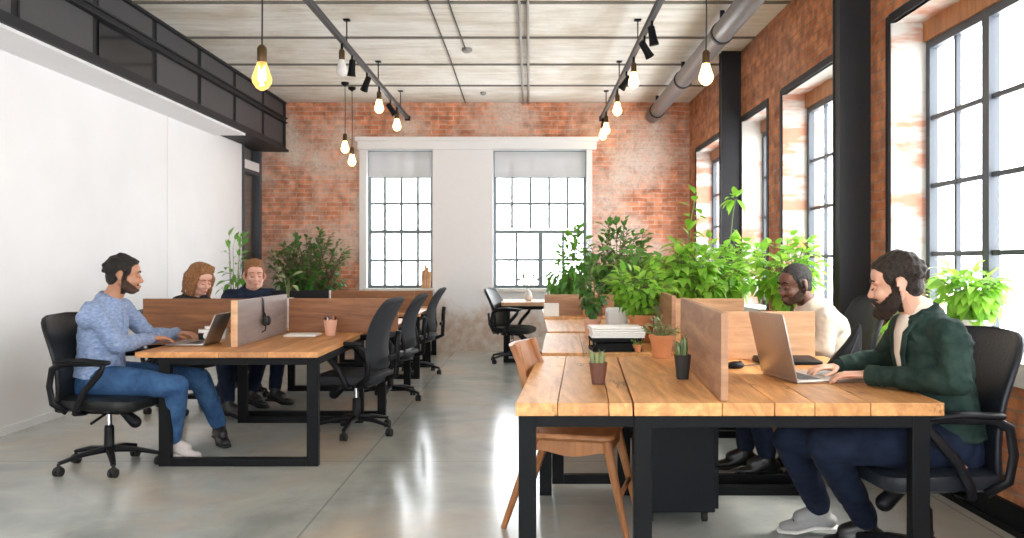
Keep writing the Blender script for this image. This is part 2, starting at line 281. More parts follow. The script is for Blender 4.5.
# ------------------------------------------------------------------ geometry helpers
class MB:
    def __init__(s): s.bm = bmesh.new()
    def box(s, x0, x1, y0, y1, z0, z1, bev=0, shear=0, y_ref=0, mtx=None):
        P = [(x, y, z) for z in (z0, z1) for y in (y0, y1) for x in (x0, x1)]
        vs = [s.bm.verts.new((x + shear * (y - y_ref), y, z)) for x, y, z in P]
        fs = [s.bm.faces.new([vs[i] for i in q]) for q in ((0, 2, 3, 1), (4, 5, 7, 6), (0, 1, 5, 4), (2, 6, 7, 3), (0, 4, 6, 2), (1, 3, 7, 5))]
        if bev:
            es = list({e for f in fs for e in f.edges})
            r = bmesh.ops.bevel(s.bm, geom=es, offset=bev, segments=2, affect='EDGES', profile=.6, clamp_overlap=True)
            vs = list({v for f in r['faces'] for v in f.verts} | {v for v in vs if v.is_valid})
        if mtx is not None:
            for v in vs: v.co = mtx @ v.co
        return vs
    def loft(s, rings, caps=True, closed=True):
        rv = [[s.bm.verts.new(p) for p in r] for r in rings]; n = len(rings[0])
        for a, b in zip(rv[:-1], rv[1:]):
            for i in range(n if closed else n - 1):
                j = (i + 1) % n; s.bm.faces.new((a[i], a[j], b[j], b[i]))
        if caps and closed: s.bm.faces.new(rv[0][::-1]); s.bm.faces.new(rv[-1])
        return rv
    def tube(s, pts, rad, seg=8, side=None, caps=True, round_ends=False):
        pts = [Vector(p) for p in pts]; n = len(pts)
        rad = [rad] * n if not isinstance(rad, (list,)) else rad
        rad = [(r, r) if not isinstance(r, tuple) else r for r in rad]
        if round_ends:
            d0 = (pts[0] - pts[1]).normalized(); d1 = (pts[-1] - pts[-2]).normalized()
            P, Q = [], []
            for k in (80, 55, 28):
                P.append(pts[0] + d0 * math.sin(R(k)) * min(rad[0])); Q.append((rad[0][0] * math.cos(R(k)), rad[0][1] * math.cos(R(k))))
            P += pts; Q += rad
            for k in (28, 55, 80):
                P.append(pts[-1] + d1 * math.sin(R(k)) * min(rad[-1])); Q.append((rad[-1][0] * math.cos(R(k)), rad[-1][1] * math.cos(R(k))))
            pts, rad, n = P, Q, len(P)
        rings = []; prev = Vector(side) if side is not None else None
        for i, p in enumerate(pts):
            t = (pts[min(i + 1, n - 1)] - pts[max(i - 1, 0)]).normalized()
            if prev is None:
                prev = t.cross(Vector((0, 0, 1)))
                if prev.length < .1: prev = t.cross(Vector((0, 1, 0)))
            u = (prev - t * prev.dot(t))
            if u.length < 1e-4: u = t.orthogonal()
            u.normalize(); v = t.cross(u)
            if side is None: prev = u
            rings.append([p + u * rad[i][0] * math.cos(a) + v * rad[i][1] * math.sin(a) for a in [2 * PI * k / seg for k in range(seg)]])
        return s.loft(rings, caps)
    def lathe(s, prof, c=(0, 0, 0), seg=20, caps=True, sx=1, sy=1):
        rings = [[(c[0] + r * sx * math.cos(2 * PI * k / seg), c[1] + r * sy * math.sin(2 * PI * k / seg), c[2] + z) for k in range(seg)] for r, z in prof]
        return s.loft(rings, caps)
    def ell(s, c, r, rot=(0, 0, 0), u=14, v=10):
        m = Matrix.LocRotScale(Vector(c), Euler(rot), Vector(r))
        return bmesh.ops.create_uvsphere(s.bm, u_segments=u, v_segments=v, radius=1, matrix=m)['verts']
    def prism(s, pts, h0, h1, plane='xz', bev=0):     # outline extruded along the third axis
        f = {'xz': lambda a, b, h: (a, h, b), 'xy': lambda a, b, h: (a, b, h), 'yz': lambda a, b, h: (h, a, b)}[plane]
        r = [[f(a, b, h) for a, b in pts] for h in (h0, h1)]
        return s.loft(r)
    def done(s, name, mat, parent=None, smooth=False, loc=None, sub=0, bevel=0):
        bmesh.ops.recalc_face_normals(s.bm, faces=s.bm.faces)
        me = bpy.data.meshes.new(name); s.bm.to_mesh(me); s.bm.free()
        me.materials.append(mat if not isinstance(mat, str) else M[mat])
        o = bpy.data.objects.new(name, me); C.objects.link(o)
        if parent is not None: o.parent = parent
        if loc is not None: o.location = loc
        if smooth or sub: me.polygons.foreach_set('use_smooth', [True] * len(me.polygons))
        if smooth == 'auto':
            me.set_sharp_from_angle(angle=R(40))
        if sub: md = o.modifiers.new('sub', 'SUBSURF'); md.levels = md.render_levels = sub
        if bevel: md = o.modifiers.new('bev', 'BEVEL'); md.width = bevel; md.segments = 2; md.limit_method = 'ANGLE'
        return o
def tag(o, label, cat, group=None, kind=None):
    o['label'] = label; o['category'] = cat
    if group: o['group'] = group
    if kind: o['kind'] = kind
    return o
def thing(name, label, cat, loc=(0, 0, 0), rz=0, group=None, kind=None):
    o = bpy.data.objects.new(name, None); o.empty_display_size = .1; C.objects.link(o); o.location = loc; o.rotation_euler = (0, 0, rz)
    return tag(o, label, cat, group, kind)
def struct(o, label=None, cat=None):
    o['kind'] = 'structure'
    if label: o['label'] = label
    if cat: o['category'] = cat
    return o
def copy_tree(o, parent=None):
    c = o.copy(); C.objects.link(c)
    if parent is not None: c.parent = parent
    for ch in list(o.children): copy_tree(ch, c)
    return c
def rrect(w, h, r, n=4):
    out = []
    for cx, cy, a0 in ((w / 2 - r, h / 2 - r, 0), (-w / 2 + r, h / 2 - r, 90), (-w / 2 + r, -h / 2 + r, 180), (w / 2 - r, -h / 2 + r, 270)):
        for k in range(n + 1): a = R(a0 + 90 * k / n); out.append((cx + r * math.cos(a), cy + r * math.sin(a)))
    return out

# ------------------------------------------------------------------ the room
CZ = 3.5; BY = 11.7; LX = -3.8; RX = 2.25; RY = -4.0
m = MB(); m.box(LX - .2, RX + .4, RY - .2, BY + .4, -.15, 0); struct(m.done('floor', 'floor'), 'polished grey concrete floor with glossy reflections', 'floor')
m = MB()
ys = [BY - 1.13 * k for k in range(0, 15)]
for a, b in zip(ys[:-1], ys[1:]):
    m.box(LX - .2, RX + .4, b + .022, a - .022, CZ, CZ + .2, bev=.008)
m.box(LX - .2, RX + .4, RY - .2, BY + .4, CZ + .03, CZ + .25)
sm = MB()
for a in ys[1:]: sm.box(LX, RX + .3, a - .024, a + .024, CZ - .012, CZ + .03)  # dark strips paint in the shade of the slab gaps
struct(sm.done('trim_9', 'joint'), 'dark strips standing in for shade in the gaps between the concrete ceiling slabs', 'trim')
struct(m.done('ceiling', 'ceil'), 'weathered pale concrete ceiling slabs with dark seams', 'ceiling')
# back wall: brick round the plastered window bay
W1 = (-2.30, -1.37); W2 = (-.52, .80); WZ = (.88, 2.83)
PX0, PX1, PZ1 = -2.40, .875, 2.85
m = MB()
m.box(LX - .2, PX0, BY, BY + .35, 0, CZ); m.box(PX1, RX + .35, BY, BY + .35, 0, CZ); m.box(PX0, PX1, BY, BY + .35, PZ1, CZ)
struct(m.done('wall_back', 'brick_b'), 'weathered red brick back wall', 'wall')
m = MB(); Y0 = BY - .03
m.box(PX0, W1[0], Y0, BY + .3, 0, PZ1); m.box(W1[1], W2[0], Y0, BY + .3, 0, PZ1); m.box(W2[1], PX1, Y0, BY + .3, 0, PZ1)
for a, b in (W1, W2): m.box(a, b, Y0, BY + .3, 0, WZ[0]); m.box(a, b, Y0, BY + .3, WZ[1], PZ1)
struct(m.done('trim_1', 'plaster'), 'white plaster bay around the back windows, stained near the floor', 'wall')
m = MB(); m.box(PX0 - .02, PX1 + .06, Y0 - .05, BY + .02, PZ1 - .02, PZ1 + .12, bev=.01); m.box(PX0 - .05, PX1 + .09, Y0 - .09, BY + .02, PZ1 + .09, PZ1 + .15, bev=.01)
struct(m.done('trim_2', 'plaster_clean'), 'white moulded lintel over the back windows', 'trim')

def window_unit(name, axis, pos, u0, u1, z0, z1, cols, rows, transom=None, mull=(), fw=.045, bar=.010, fmat='frame', depth=.05, blind=None, low_cols=None, label=None):
    """axis 'x': window spans x at y=pos ; axis 'y': spans y at x=pos"""
    e = bpy.data.objects.new(name, None); C.objects.link(e); struct(e, label or 'tall steel framed window with many panes', 'window')
    def bx(mm, a, b, c, d, t=depth):
        if axis == 'x': mm.box(a, b, pos - t / 2, pos + t / 2, c, d)
        else: mm.box(pos - t / 2, pos + t / 2, a, b, c, d)
    f = MB()
    bx(f, u0, u0 + fw, z0, z1); bx(f, u1 - fw, u1, z0, z1); bx(f, u0 + fw, u1 - fw, z0, z0 + fw); bx(f, u0 + fw, u1 - fw, z1 - fw, z1)
    for a in mull: bx(f, a - fw * .7, a + fw * .7, z0 + fw, z1 - fw, depth * 1.2)
    if transom: bx(f, u0 + fw, u1 - fw, transom - fw * .6, transom + fw * .6, depth * 1.1)
    f.done('window_frame', fmat, e)
    g = MB()
    for a in cols: bx(g, a - bar, a + bar, (z0 if not transom or low_cols is None else transom) + fw, z1 - fw, .028)
    if low_cols is not None:
        for a in low_cols: bx(g, a - bar, a + bar, z0 + fw, transom, .028)
    for z in rows: bx(g, u0 + fw, u1 - fw, z - bar, z + bar, .026)
    g.done('glazing_bar', fmat, e)
    p = MB(); bx(p, u0 + .02, u1 - .02, z0 + .02, z1 - .02, .006); p.done('pane', 'glass', e)
    if blind:
        b = MB(); q = pos - .06
        b.box(u0 + .02, u1 - .02, q - .003, q + .003, blind, z1 - .02); b.done('roller_blind', 'blind', e)
    return e
window_unit('window_1', 'x', BY + .12, *W1, *WZ, [W1[0] + .235 * k for k in (1, 2, 3)], [1.24 + .03, 2.08, 2.46], 1.68, bar=.019, fmat='frame_b', blind=2.45, label='left back window with green-grey frame and half lowered blind')
window_unit('window_2', 'x', BY + .12, *W2, *WZ, [W2[0] + .264 * k for k in (1, 2, 3, 4)], [1.28, 2.08, 2.46], 1.68, low_cols=[W2[0] + .33, W2[0] + .99], mull=(), bar=.019, fmat='frame_b', blind=2.45, label='right back window with green-grey frame and blind at its top')
m = MB(); m.box(.115, .185, BY + .085, BY + .155, .9, 1.68); o = m.done('window_mullion', 'frame_b', bpy.data.objects['window_2'])
m = MB()
for a, b in (W1, W2): m.box(a - .04, b + .04, BY - .12, BY + .1, WZ[0] - .05, WZ[0], bev=.006)
struct(m.done('trim_3', 'sill'), 'pale sill under the back windows', 'sill')
for a, b in (W1, W2): sky_portal(((a + b) / 2, BY + .34, (WZ[0] + WZ[1]) / 2), (R(-90), 0, 0), b - a, WZ[1] - WZ[0])

# right wall with openings
OZ = (.80, 2.74)
OPEN = [(-2.6, -.4), (.35, 2.5), (3.1, 5.19), (5.75, 7.41), (7.88, 8.83), (9.5, 11.25)]
m = MB(); T = RX + .34; prev = RY
for a, b in OPEN + [(BY, BY)]:
    m.box(RX, T, prev, a, 0, CZ); prev = b
for a, b in OPEN: m.box(RX, T, a, b, 0, OZ[0] - .02); m.box(RX, T, a, b, OZ[1] + .02, CZ)
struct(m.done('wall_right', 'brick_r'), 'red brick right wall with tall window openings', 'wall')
rv = MB(); tr = MB(); si = MB()
for i, (a, b) in enumerate(OPEN):
    rv.box(RX + .004, T, b - .012, b + .004, OZ[0], OZ[1]); rv.box(RX + .004, T, a - .004, a + .012, OZ[0], OZ[1]); rv.box(RX + .004, T, a, b, OZ[1], OZ[1] + .022)
    tr.box(RX - .008, RX + .03, a - .055, a, OZ[0], OZ[1] + .055); tr.box(RX - .008, RX + .03, b, b + .045, OZ[0], OZ[1] + .045); tr.box(RX - .008, RX + .03, a, b, OZ[1], OZ[1] + .055)
    si.box(RX - .08, RX + .24, a - .03, b + .03, OZ[0] - .11, OZ[0], bev=.008)
    n = 3 if b - a > 1.8 else (2 if b - a > 1.2 else 1); wp = (b - a) / n
    cols = [a + wp * (k + .5) for k in range(n)]; mull = [a + wp * k for k in range(1, n)]
    window_unit('window_%d' % (i + 3), 'y', RX + .245, a + .012, b - .012, OZ[0], OZ[1] - .12, cols, [1.3, 1.72, 2.14], None, mull, fw=.05, bar=.014,
                label=['dark framed window behind the viewpoint', 'dark framed window beside the viewpoint', 'nearest tall dark steel window in the right brick wall', 'second tall dark window between brick piers', 'narrow third window beside the far steel pillar', 'last right wall window by the back corner'][i])
    sky_portal((T + .02, (a + b) / 2, (OZ[0] + OZ[1]) / 2), (0, R(90), 0), OZ[1] - OZ[0], b - a)
struct(rv.done('trim_4', 'reveal'), 'whitewashed brick window reveals', 'trim'); struct(tr.done('trim_5', 'steel'), 'dark steel edging round the right openings', 'trim')
struct(si.done('trim_6', 'sill'), 'pale stone sills under the right windows', 'sill')
lw = MB()
for a, b in OPEN: lw.box(RX + .2, RX + .29, a + .012, b - .012, OZ[1] - .12, OZ[1])
struct(lw.done('trim_7', 'chairwood'), 'wooden head beams above the right windows', 'trim')
m = MB(); m.box(RX - .03, RX, RY, BY, 0, .13, bev=.004); m.box(RX - .045, RX, RY, BY, 0, .03); struct(m.done('baseboard_right', 'black'), 'black baseboard along the right wall', 'baseboard')
# rear of the room, behind the viewpoint: wall with unseen glazing added to let in daylight
m = MB(); m.box(LX - .2, RX + .4, RY - .3, RY, 0, .4); m.box(LX - .2, RX + .4, RY - .3, RY, 3.0, CZ); m.box(LX - .2, -3.3, RY - .3, RY, .4, 3.0); m.box(1.9, RX + .4, RY - .3, RY, .4, 3.0)
struct(m.done('wall_front', 'brick_b'), 'brick wall behind the viewpoint', 'wall')
window_unit('window_9', 'x', RY - .15, -3.3, 1.9, .4, 3.0, [-3.3 + .65 * k for k in range(1, 8)], [1.0, 1.7, 2.4], None, [-2.0, -.7, .6], label='wide unseen window behind the viewpoint, added to let in daylight')
sky_portal((-.7, RY - .32, 1.7), (R(90), 0, 0), 5.2, 2.6)

# left wall: white panels, end door, black steel gallery band above
m = MB(); g = .004
for a, b in ((RY, 1.4), (1.4, 5.05), (5.05, 8.7), (8.7, 10.95)):
    m.box(LX - .15, LX, a + g, b - g, 0, 2.9, bev=.002)
m.box(LX - .2, LX - .012, RY, 10.95, 0, CZ)
struct(m.done('wall_left', 'panelwhite'), 'smooth white panelled left wall', 'wall')
m = MB(); m.box(LX, LX + .012, RY, 10.95, 0, .06); struct(m.done('baseboard_left', 'panelwhite'), 'low white baseboard of the left wall', 'baseboard')
d = bpy.data.objects.new('door_1', None); C.objects.link(d); struct(d, 'dark framed glass door at the end of the left wall', 'door')
m = MB(); m.box(LX - .08, LX + .02, 10.95, 11.0, 0, 2.85); m.box(LX - .08, LX + .02, 11.6, 11.7, 0, 2.85); m.box(LX - .08, LX + .02, 11.0, 11.6, 0, .1); m.box(LX - .08, LX + .02, 11.0, 11.6, 2.45, 2.5); m.done('door_frame', 'frame', d)
m = MB(); m.box(LX - .06, LX + .015, 11.0, 11.6, 2.5, 2.62); m.done('door_lintel', 'plaster_clean', d)
m = MB(); m.box(LX - .035, LX - .025, 11.0, 11.6, .1, 2.45); m.done('door_pane', 'glass', d)
m = MB(); m.box(LX - .2, LX - .1, 10.95, 11.72, 0, CZ); struct(m.done('wall_left_recess', plain('grey_recess', (.16, .155, .14), .7)), 'grey surface behind the glass door', 'wall')
t7 = bpy.data.objects.new('trim_8', None); C.objects.link(t7); struct(t7, 'dark steel gallery front with grey panels along the top of the left wall', 'trim')
FX = -3.45
m = MB(); m.box(LX - .1, FX - .03, RY, BY, 2.84, CZ); m.done('gallery_backing', 'black_gap', t7)
m = MB(); m.box(LX - .05, FX + .05, RY, BY, 2.80, 2.83); m.box(FX - .03, FX, RY, BY, 2.83, 2.90); m.box(FX - .03, FX + .035, RY, BY, 3.2, 3.215); m.box(FX - .03, FX + .01, RY, BY, 3.215, 3.26); m.box(FX - .03, FX + .035, RY, BY, 3.26, 3.275)
m.box(FX - .03, FX + .02, RY, BY, CZ - .025, CZ); m.box(FX - .01, FX + .01, BY - .06, BY, 2.8, CZ); m.done('steel_rail', 'steel', t7)
ps = [4.55 + 1.035 * k for k in range(-8, 8)]
for i, (a, b) in enumerate(zip(ps[:-1], ps[1:])):
    b = min(b, BY)
    if b - a < .2: continue
    for z0, z1 in ((2.9, 3.2), (3.275, CZ - .025)):
        dk = (abs(a - 6.62) < .1 and z0 < 3)
        q = MB(); q.box(FX - .025, FX - .012, a + .05, b - .05, z0 + .004, z1 - .004); q.done('gallery_panel', 'screen' if dk else 'steel_panel', t7)
m = MB(); m.box(LX - .02, FX + .02, RY, 10.0, 2.775, 2.80); struct(m.done('trim_10', 'panelwhite'), 'white soffit under the steel gallery', 'trim')
# steel pillars
for yy, lb in ((5.48, 'near dark steel pillar against the right brick wall'), (8.85, 'far dark steel pillar below the round duct')):
    m = MB(); m.box(2.045, RX, yy, yy + .012, 0, CZ); m.box(2.045, RX, yy + .115, yy + .13, 0, CZ); m.box(2.052, RX, yy + .012, yy + .115, 0, CZ); m.box(2.0, RX, yy - .03, yy + .16, 0, .02)
    struct(m.done('steel_pillar', 'steel'), lb, 'pillar')

# ceiling services
m = MB(); m.tube([(1.72, 2.5, 3.3), (1.72, BY - .02, 3.3)], .095, 20)
du = thing('ventilation_duct', 'round grey ventilation duct along the ceiling above the right windows', 'duct', (0, 0, 0)); m.done('duct_pipe', 'duct', du, True)
for k in range(5):
    m = MB(); yy = 3.6 + 1.9 * k; m.tube([(1.72, yy, 3.3), (1.72, yy + .05, 3.3)], .104, 20); m.box(1.70, 1.74, yy + .015, yy + .035, 3.38, CZ); m.done('duct_clamp', 'steel', du, 'auto')
cc = thing('ceiling_conduit', 'pale double conduit running down the middle of the ceiling', 'conduit')
for x in (-.095, -.02):
    m = MB(); m.tube([(x, RY + .2, CZ - .02), (x, BY, CZ - .02)], .014, 8); m.done('pipe', 'conduit', cc, True)
tag(MB().done('x', 'cable') if False else (lambda q: (q.tube([(-.87, 2.0, CZ - .008), (-.88, 9, CZ - .008), (-.91, BY, CZ - .008)], .007, 6), q.done('ceiling_cable', 'cable'))[1])(MB()), 'thin dark cable along the ceiling, farther from the round box', 'cable')
tag((lambda q: (q.tube([(-.70, 2.0, CZ - .008), (-.70, 7.4, CZ - .008), (-.68, 8.7, CZ - .008)], .007, 6), q.done('ceiling_cable', 'cable'))[1])(MB()), 'thin dark cable along the ceiling leading to the round box', 'cable')
m = MB(); m.lathe([(.055, 0), (.055, -.03), (.03, -.045)], (-.665, 8.75, CZ), 14); tag(m.done('junction_box', 'conduit', None, 'auto'), 'round junction box on the ceiling at the end of a cable', 'junction box')
m = MB(); m.lathe([(.04, 0), (.04, -.025), (.02, -.04)], (-.62, 11.0, CZ), 14); tag(m.done('junction_box', 'conduit', None, 'auto'), 'small round ceiling box close above the back brick wall', 'junction box')

# ------------------------------------------------------------------ lamps
def bulb(parent, c, r=.05, lit=True, h=1.35):
    m = MB(); prof = [(.022, .075 * h), (.024, .055 * h), (r * .75, .02), (r, -.02), (r * .93, -.045), (r * .6, -r * 1.3), (r * .2, -r * 1.55)]
    m.lathe([(a, b) for a, b in prof], c, 16)
    if lit == 'clear':
        m.done('glass_bulb', 'bulbglass', parent, True)
        f = MB(); f.tube([(c[0] + .012 * math.cos(a * 1.9), c[1] + .012 * math.sin(a * 1.9), c[2] + .035 - .0052 * a) for a in range(20)], .0045, 5)
        f.tube([(c[0] - .016, c[1], c[2] + .05), (c[0] - .02, c[1], c[2] - .03), (c[0] + .02, c[1], c[2] - .03), (c[0] + .016, c[1], c[2] + .05)], .004, 5); f.done('filament', 'filament', parent)
    else: m.done('glass_bulb', 'bulb' if lit else 'bulb_off', parent, True)
    s = MB(); s.lathe([(.012, .17), (.022, .16), (.027, .15), (.027, .08), (.024, .07)], c, 14); s.done('socket', 'brass', parent, 'auto')
def bulb_light(loc, e=6):
    l = bpy.data.lights.new('bulb_glow', 'POINT'); l.energy = e; l.color = (1, .6, .28); l.shadow_soft_size = .05
    o = bpy.data.objects.new('bulb_glow', l); C.objects.link(o); o.location = loc; return o
def pendant(px, py, d, r, lit, label, group=None):
    p = at(px, py, d); t = thing('pendant_lamp', label, 'pendant lamp', (p.x, p.y, CZ), 0, group)
    z = p.z - CZ
    m = MB(); m.tube([(0, 0, z + .16), (0.004, 0, z / 2), (0, 0, 0)], .005, 6); m.done('cord', 'cable', t)
    m = MB(); m.lathe([(.05, 0), (.05, -.02), (.01, -.05)], (0, 0, 0), 14); m.done('ceiling_rose', 'black', t, 'auto')
    bulb(t, (0, 0, z), r, lit)
pendant(262, 75, 4.7, .056, 'clear', 'large pear-shaped filament bulb hanging alone in front of the dark gallery band')
pendant(706, 74, 5.9, .052, True, 'round glowing bulb hanging in front of the far steel pillar')
pendant(345, 147, 10.4, .05, True, 'glowing bulb hanging at the brick wall, higher of a close pair')
pendant(352, 160, 10.7, .05, True, 'glowing bulb hanging at the brick wall, lower of a close pair')
for px, py, d in ((262, 75, 4.7), (706, 74, 5.9)): 
    pp = at(px, py, d); lo = bulb_light((pp.x, pp.y, pp.z - .12), 4)
def track(name, label, x, z, y0, y1):
    t = thing(name, label, 'track', (x, y0, z)); L = y1 - y0
    m = MB(); m.box(-.02, .02, 0, L, -.02, .02); m.box(-.028, .028, 0, L, .012, .02); m.done('rail', 'steel_panel', t)
    k = .3
    while k < L:
        m = MB(); m.tube([(0, k, .02), (0, k, CZ - z)], .006, 6); m.box(-.03, .03, k - .03, k + .03, CZ - z - .012, CZ - z); m.done('hanger', 'black', t); k += 1.6
    m = MB(); m.box(-.035, .035, L - .06, L, -.035, .03); m.done('end_cap', 'black', t)
    return t
track('lamp_track', 'black lamp track hanging left of the ceiling conduit', -1.70, 3.25, 2.6, 11.55)
track('lamp_track', 'black lamp track hanging right of the ceiling conduit', 1.0, 3.25, 2.6, 11.6)
def track_bulb(x, y, lit, label):
    t = thing('track_bulb', label, 'bulb lamp', (x, y, 3.225), 0, 'bulbs on the lamp tracks')
    m = MB(); m.tube([(0, 0, 0), (0, 0, -.07)], .012, 8); m.done('stem', 'black', t)
    bulb(t, (0, 0, -.22), .052, lit)
def spot(x, y, label, tilt):
    t = thing('track_spotlight', label, 'spotlight', (x, y, 3.225), 0, 'dark spotlights on the lamp tracks')
    m = MB(); m.tube([(0, 0, 0), (0, 0, -.05)], .010, 8); m.done('stem', 'black', t)
    m = MB(); m.lathe([(.018, .06), (.03, .05), (.034, -.05), (.042, -.1)], (0, 0, 0), 14); o = m.done('lamp_head', 'black', t, 'auto'); o.location = (0, 0, -.1); o.rotation_euler = tilt
    m = MB(); m.lathe([(.034, -.096), (.034, -.092)], (0, 0, 0), 14); q = m.done('lens', 'bulb_off', o)
track_bulb(-1.70, 7.5, False, 'unlit milky bulb at the near end of the left track')
track_bulb(-1.70, 9.35, True, 'lit bulb midway along the left track, right below a spotlight')
track_bulb(-1.70, 10.6, True, 'lit bulb at the wall end of the left track')
track_bulb(1.0, 8.0, True, 'largest lit bulb of the right track')
track_bulb(1.0, 9.5, True, 'lit bulb midway along the right track')
track_bulb(1.0, 10.9, True, 'lit bulb near the wall on the right track, nearer of two')
track_bulb(1.0, 11.4, True, 'lit bulb near the wall on the right track, farther of two')
spot(-1.70, 7.93, 'black spotlight just behind the milky unlit bulb', (.15, .1, 0))
spot(-1.70, 8.65, 'black spotlight tilted between the milky bulb and the first lit bulb', (.5, .5, 0))
spot(-1.70, 10.1, 'small black spotlight between the two lit bulbs of the left track', (.2, -.6, 0))
spot(1.0, 6.8, 'black spotlight nearest the viewpoint on the right track', (.1, -.2, 0))
spot(1.0, 7.25, 'black spotlight angled right, second on the right track', (.3, -.6, 0))
spot(1.0, 8.6, 'black spotlight angled left behind the largest lit bulb', (.3, .6, 0))

# ------------------------------------------------------------------ desks
def planks(m, x0, x1, y0, y1, z0, z1, cuts, shear=0, yr=0):
    xs = [x0] + cuts + [x1]
    for a, b in zip(xs[:-1], xs[1:]): m.box(a + .0012, b - .0012, y0, y1, z0, z1, bev=.003, shear=shear, y_ref=yr)
def hoop(name, x0, x1, y, zt, t=.065, dep=.05, parent=None, sh=0, bottom=True):
    m = MB(); x0 += sh; x1 += sh
    m.box(x0, x0 + t, y - dep / 2, y + dep / 2, 0, zt); m.box(x1 - t, x1, y - dep / 2, y + dep / 2, 0, zt); m.box(x0 + t, x1 - t, y - dep / 2, y + dep / 2, zt - .045, zt)
    if bottom: m.box(x0 + t, x1 - t, y - dep / 2, y + dep / 2, 0, .05)
    return m.done(name, 'black', parent, bevel=.003)
def desk(label, x0, x1, y0, y1, zt, cuts, mat='table', sh=0, th=.047, group='desks with wooden tops and black frames', inset=.0, left_inset=None, four_leg=False, legw=.065):
    t = thing('desk', label, 'desk', ((x0 + x1) / 2, y0, 0), 0, group); ox = (x0 + x1) / 2
    X0, X1, L = x0 - ox, x1 - ox, y1 - y0
    m = MB(); planks(m, X0, X1, 0, L, zt - th, zt, [c - ox for c in cuts], sh, 0); m.done('desktop', mat, t)
    zb = zt - th; li = inset if left_inset is None else left_inset
    if four_leg:
        for yy in (.035, L - .035):
            for xx in (X0 + .01,):      # the other long side is carried by the neighbouring desk's frame
                m = MB(); m.box(xx + sh * yy, xx + sh * yy + legw, yy - .025, yy + .025, 0, zb); m.done('leg', 'black', t, bevel=.003)
        for yy in (.035, L - .035): m = MB(); m.box(X0 + .01 + sh * yy, X1 + .004 + sh * yy, yy - .02, yy + .02, zb - .042, zb); m.done('apron', 'black', t)
    else:
        for yy in (.035, L - .035): hoop('leg_frame', X0 + li, X1 - inset, yy, zb, legw, .05, t, sh * yy)
        for xx in (X0 + li, X1 - inset - .04): m = MB(); m.box(xx, xx + .04, .06, L - .06, zb - .045, zb - .002, shear=sh); m.done('side_rail', 'black', t)
    return t
SH = .065
def shx(x, y): return x + SH * (y - 3.0)
desk('narrow end desk with dark cracked grain and small brown potted cactus on top', -.054, .372, 3.0, 4.5, .74, [.1, .285], sh=SH, four_leg=True)
desk('widest honey-coloured desk with open silver laptop, closest on the right side', .376, 1.50, 3.0, 4.5, .74, [.695, .885, 1.03, 1.232], sh=SH, inset=.05, left_inset=0.0)
desk('second right desk holding papers, black tray and orange plant pots', shx(-.054, 4.5) + .02, shx(1.5, 4.5), 4.66, 5.95, .74, [.3, .6, .95, 1.3], sh=SH * .6, inset=.06)
desk('third right desk beyond the paper stack, under the leafy plants', .13, 1.6, 6.1, 7.35, .74, [.5, .8, 1.2], inset=.05)
desk('fourth right desk in front of the table at the back window', .13, 1.6, 7.6, 9.0, .74, [.5, .8, 1.2], inset=.05)
desk('pale desk standing below the right back window', -.36, 1.2, 10.3, 11.1, .75, [0, .4, .8], inset=.03, mat='board_p')
desk('left front desk with open laptop and pencil pot on its planked top', -2.41, -1.295, 5.06, 6.5, .70, [-1.9, -1.6], mat='table_l', th=.034, inset=.0, left_inset=.14, legw=.07)
desk('second left desk beyond the pencil pot divider', -2.35, -1.16, 6.65, 8.1, .70, [-1.9, -1.6], mat='table_l', th=.034)
desk('third left desk with its black frame beside the aisle', -2.35, -1.18, 8.85, 9.9, .70, [-1.9, -1.6], mat='table_l', th=.034)
desk('last left desk with its black frame near the back wall', -2.35, -1.26, 10.2, 11.2, .70, [-1.9, -1.6], mat='table_l', th=.034)

def divider(label, boxes, mat, sh=0, yr=0, group='wooden desk dividers'):
    x0, x1, y0, y1, z0, z1 = boxes[0]
    if len(boxes) == 1:
        b = boxes[0]; m = MB(); m.box(*b, bev=.003, shear=sh, y_ref=yr); o = m.done('desk_divider', mat); return tag(o, label, 'divider', group)
    t = thing('desk_divider', label, 'divider', ((x0 + x1) / 2, (y0 + y1) / 2, z0), 0, group)
    for i, b in enumerate(boxes):
        m = MB(); m.box(b[0], b[1], b[2], b[3], b[4], b[5], bev=.003)
        for v in m.bm.verts: v.co -= Vector(t.location)
        m.done('board', mat, t)
    return t
divider('lengthwise oak divider with weathered face on the honey-coloured desk', [(.695, .722, 3.03, 4.30, .742, 1.065)], 'board', SH, 3.0)
divider('pale oak cross divider behind the large open laptop', [(.80, 1.49, 4.34, 4.365, .742, .99)], 'board_p')
divider('lengthwise oak divider on the second right desk below the plants', [(.80, .825, 4.70, 5.90, .742, 1.06)], 'board', SH * .6, 4.66)
divider('low oak cross divider with leaning books on the fourth right desk', [(.14, .80, 7.90, 7.925, .742, .94)], 'board')
divider('oak cross divider under the trailing plant by the third right desk', [(.85, 1.58, 6.12, 6.145, .742, .98)], 'board_p')
gd = divider('grey lengthwise divider with light end grain on the left front desk', [(-1.925, -1.895, 5.37, 6.47, .702, 1.0)], 'board_g')
e = MB(); e.box(-1.930, -1.890, 5.355, 5.37, .702, 1.002, bev=.002); e.done('end_strip', 'board_p', gd)
divider('warm brown cross divider behind the pencil pot', [(-1.89, -1.035, 6.505, 6.53, .702, .965)], 'board_l')
divider('dark brown cross divider in front of the auburn-haired woman', [(-3.06, -1.93, 6.56, 6.585, .66, .96), (-3.08, -1.93, 6.505, 6.53, .6, .84)], 'board_l')
divider('warm brown divider partly behind the first cross divider, below the bushy plant', [(-2.3, -1.24, 8.90, 8.925, .702, .94)], 'board_l')
divider('far warm brown divider in front of the left back window', [(-2.2, -1.2, 10.24, 10.265, .702, .90)], 'board_l')
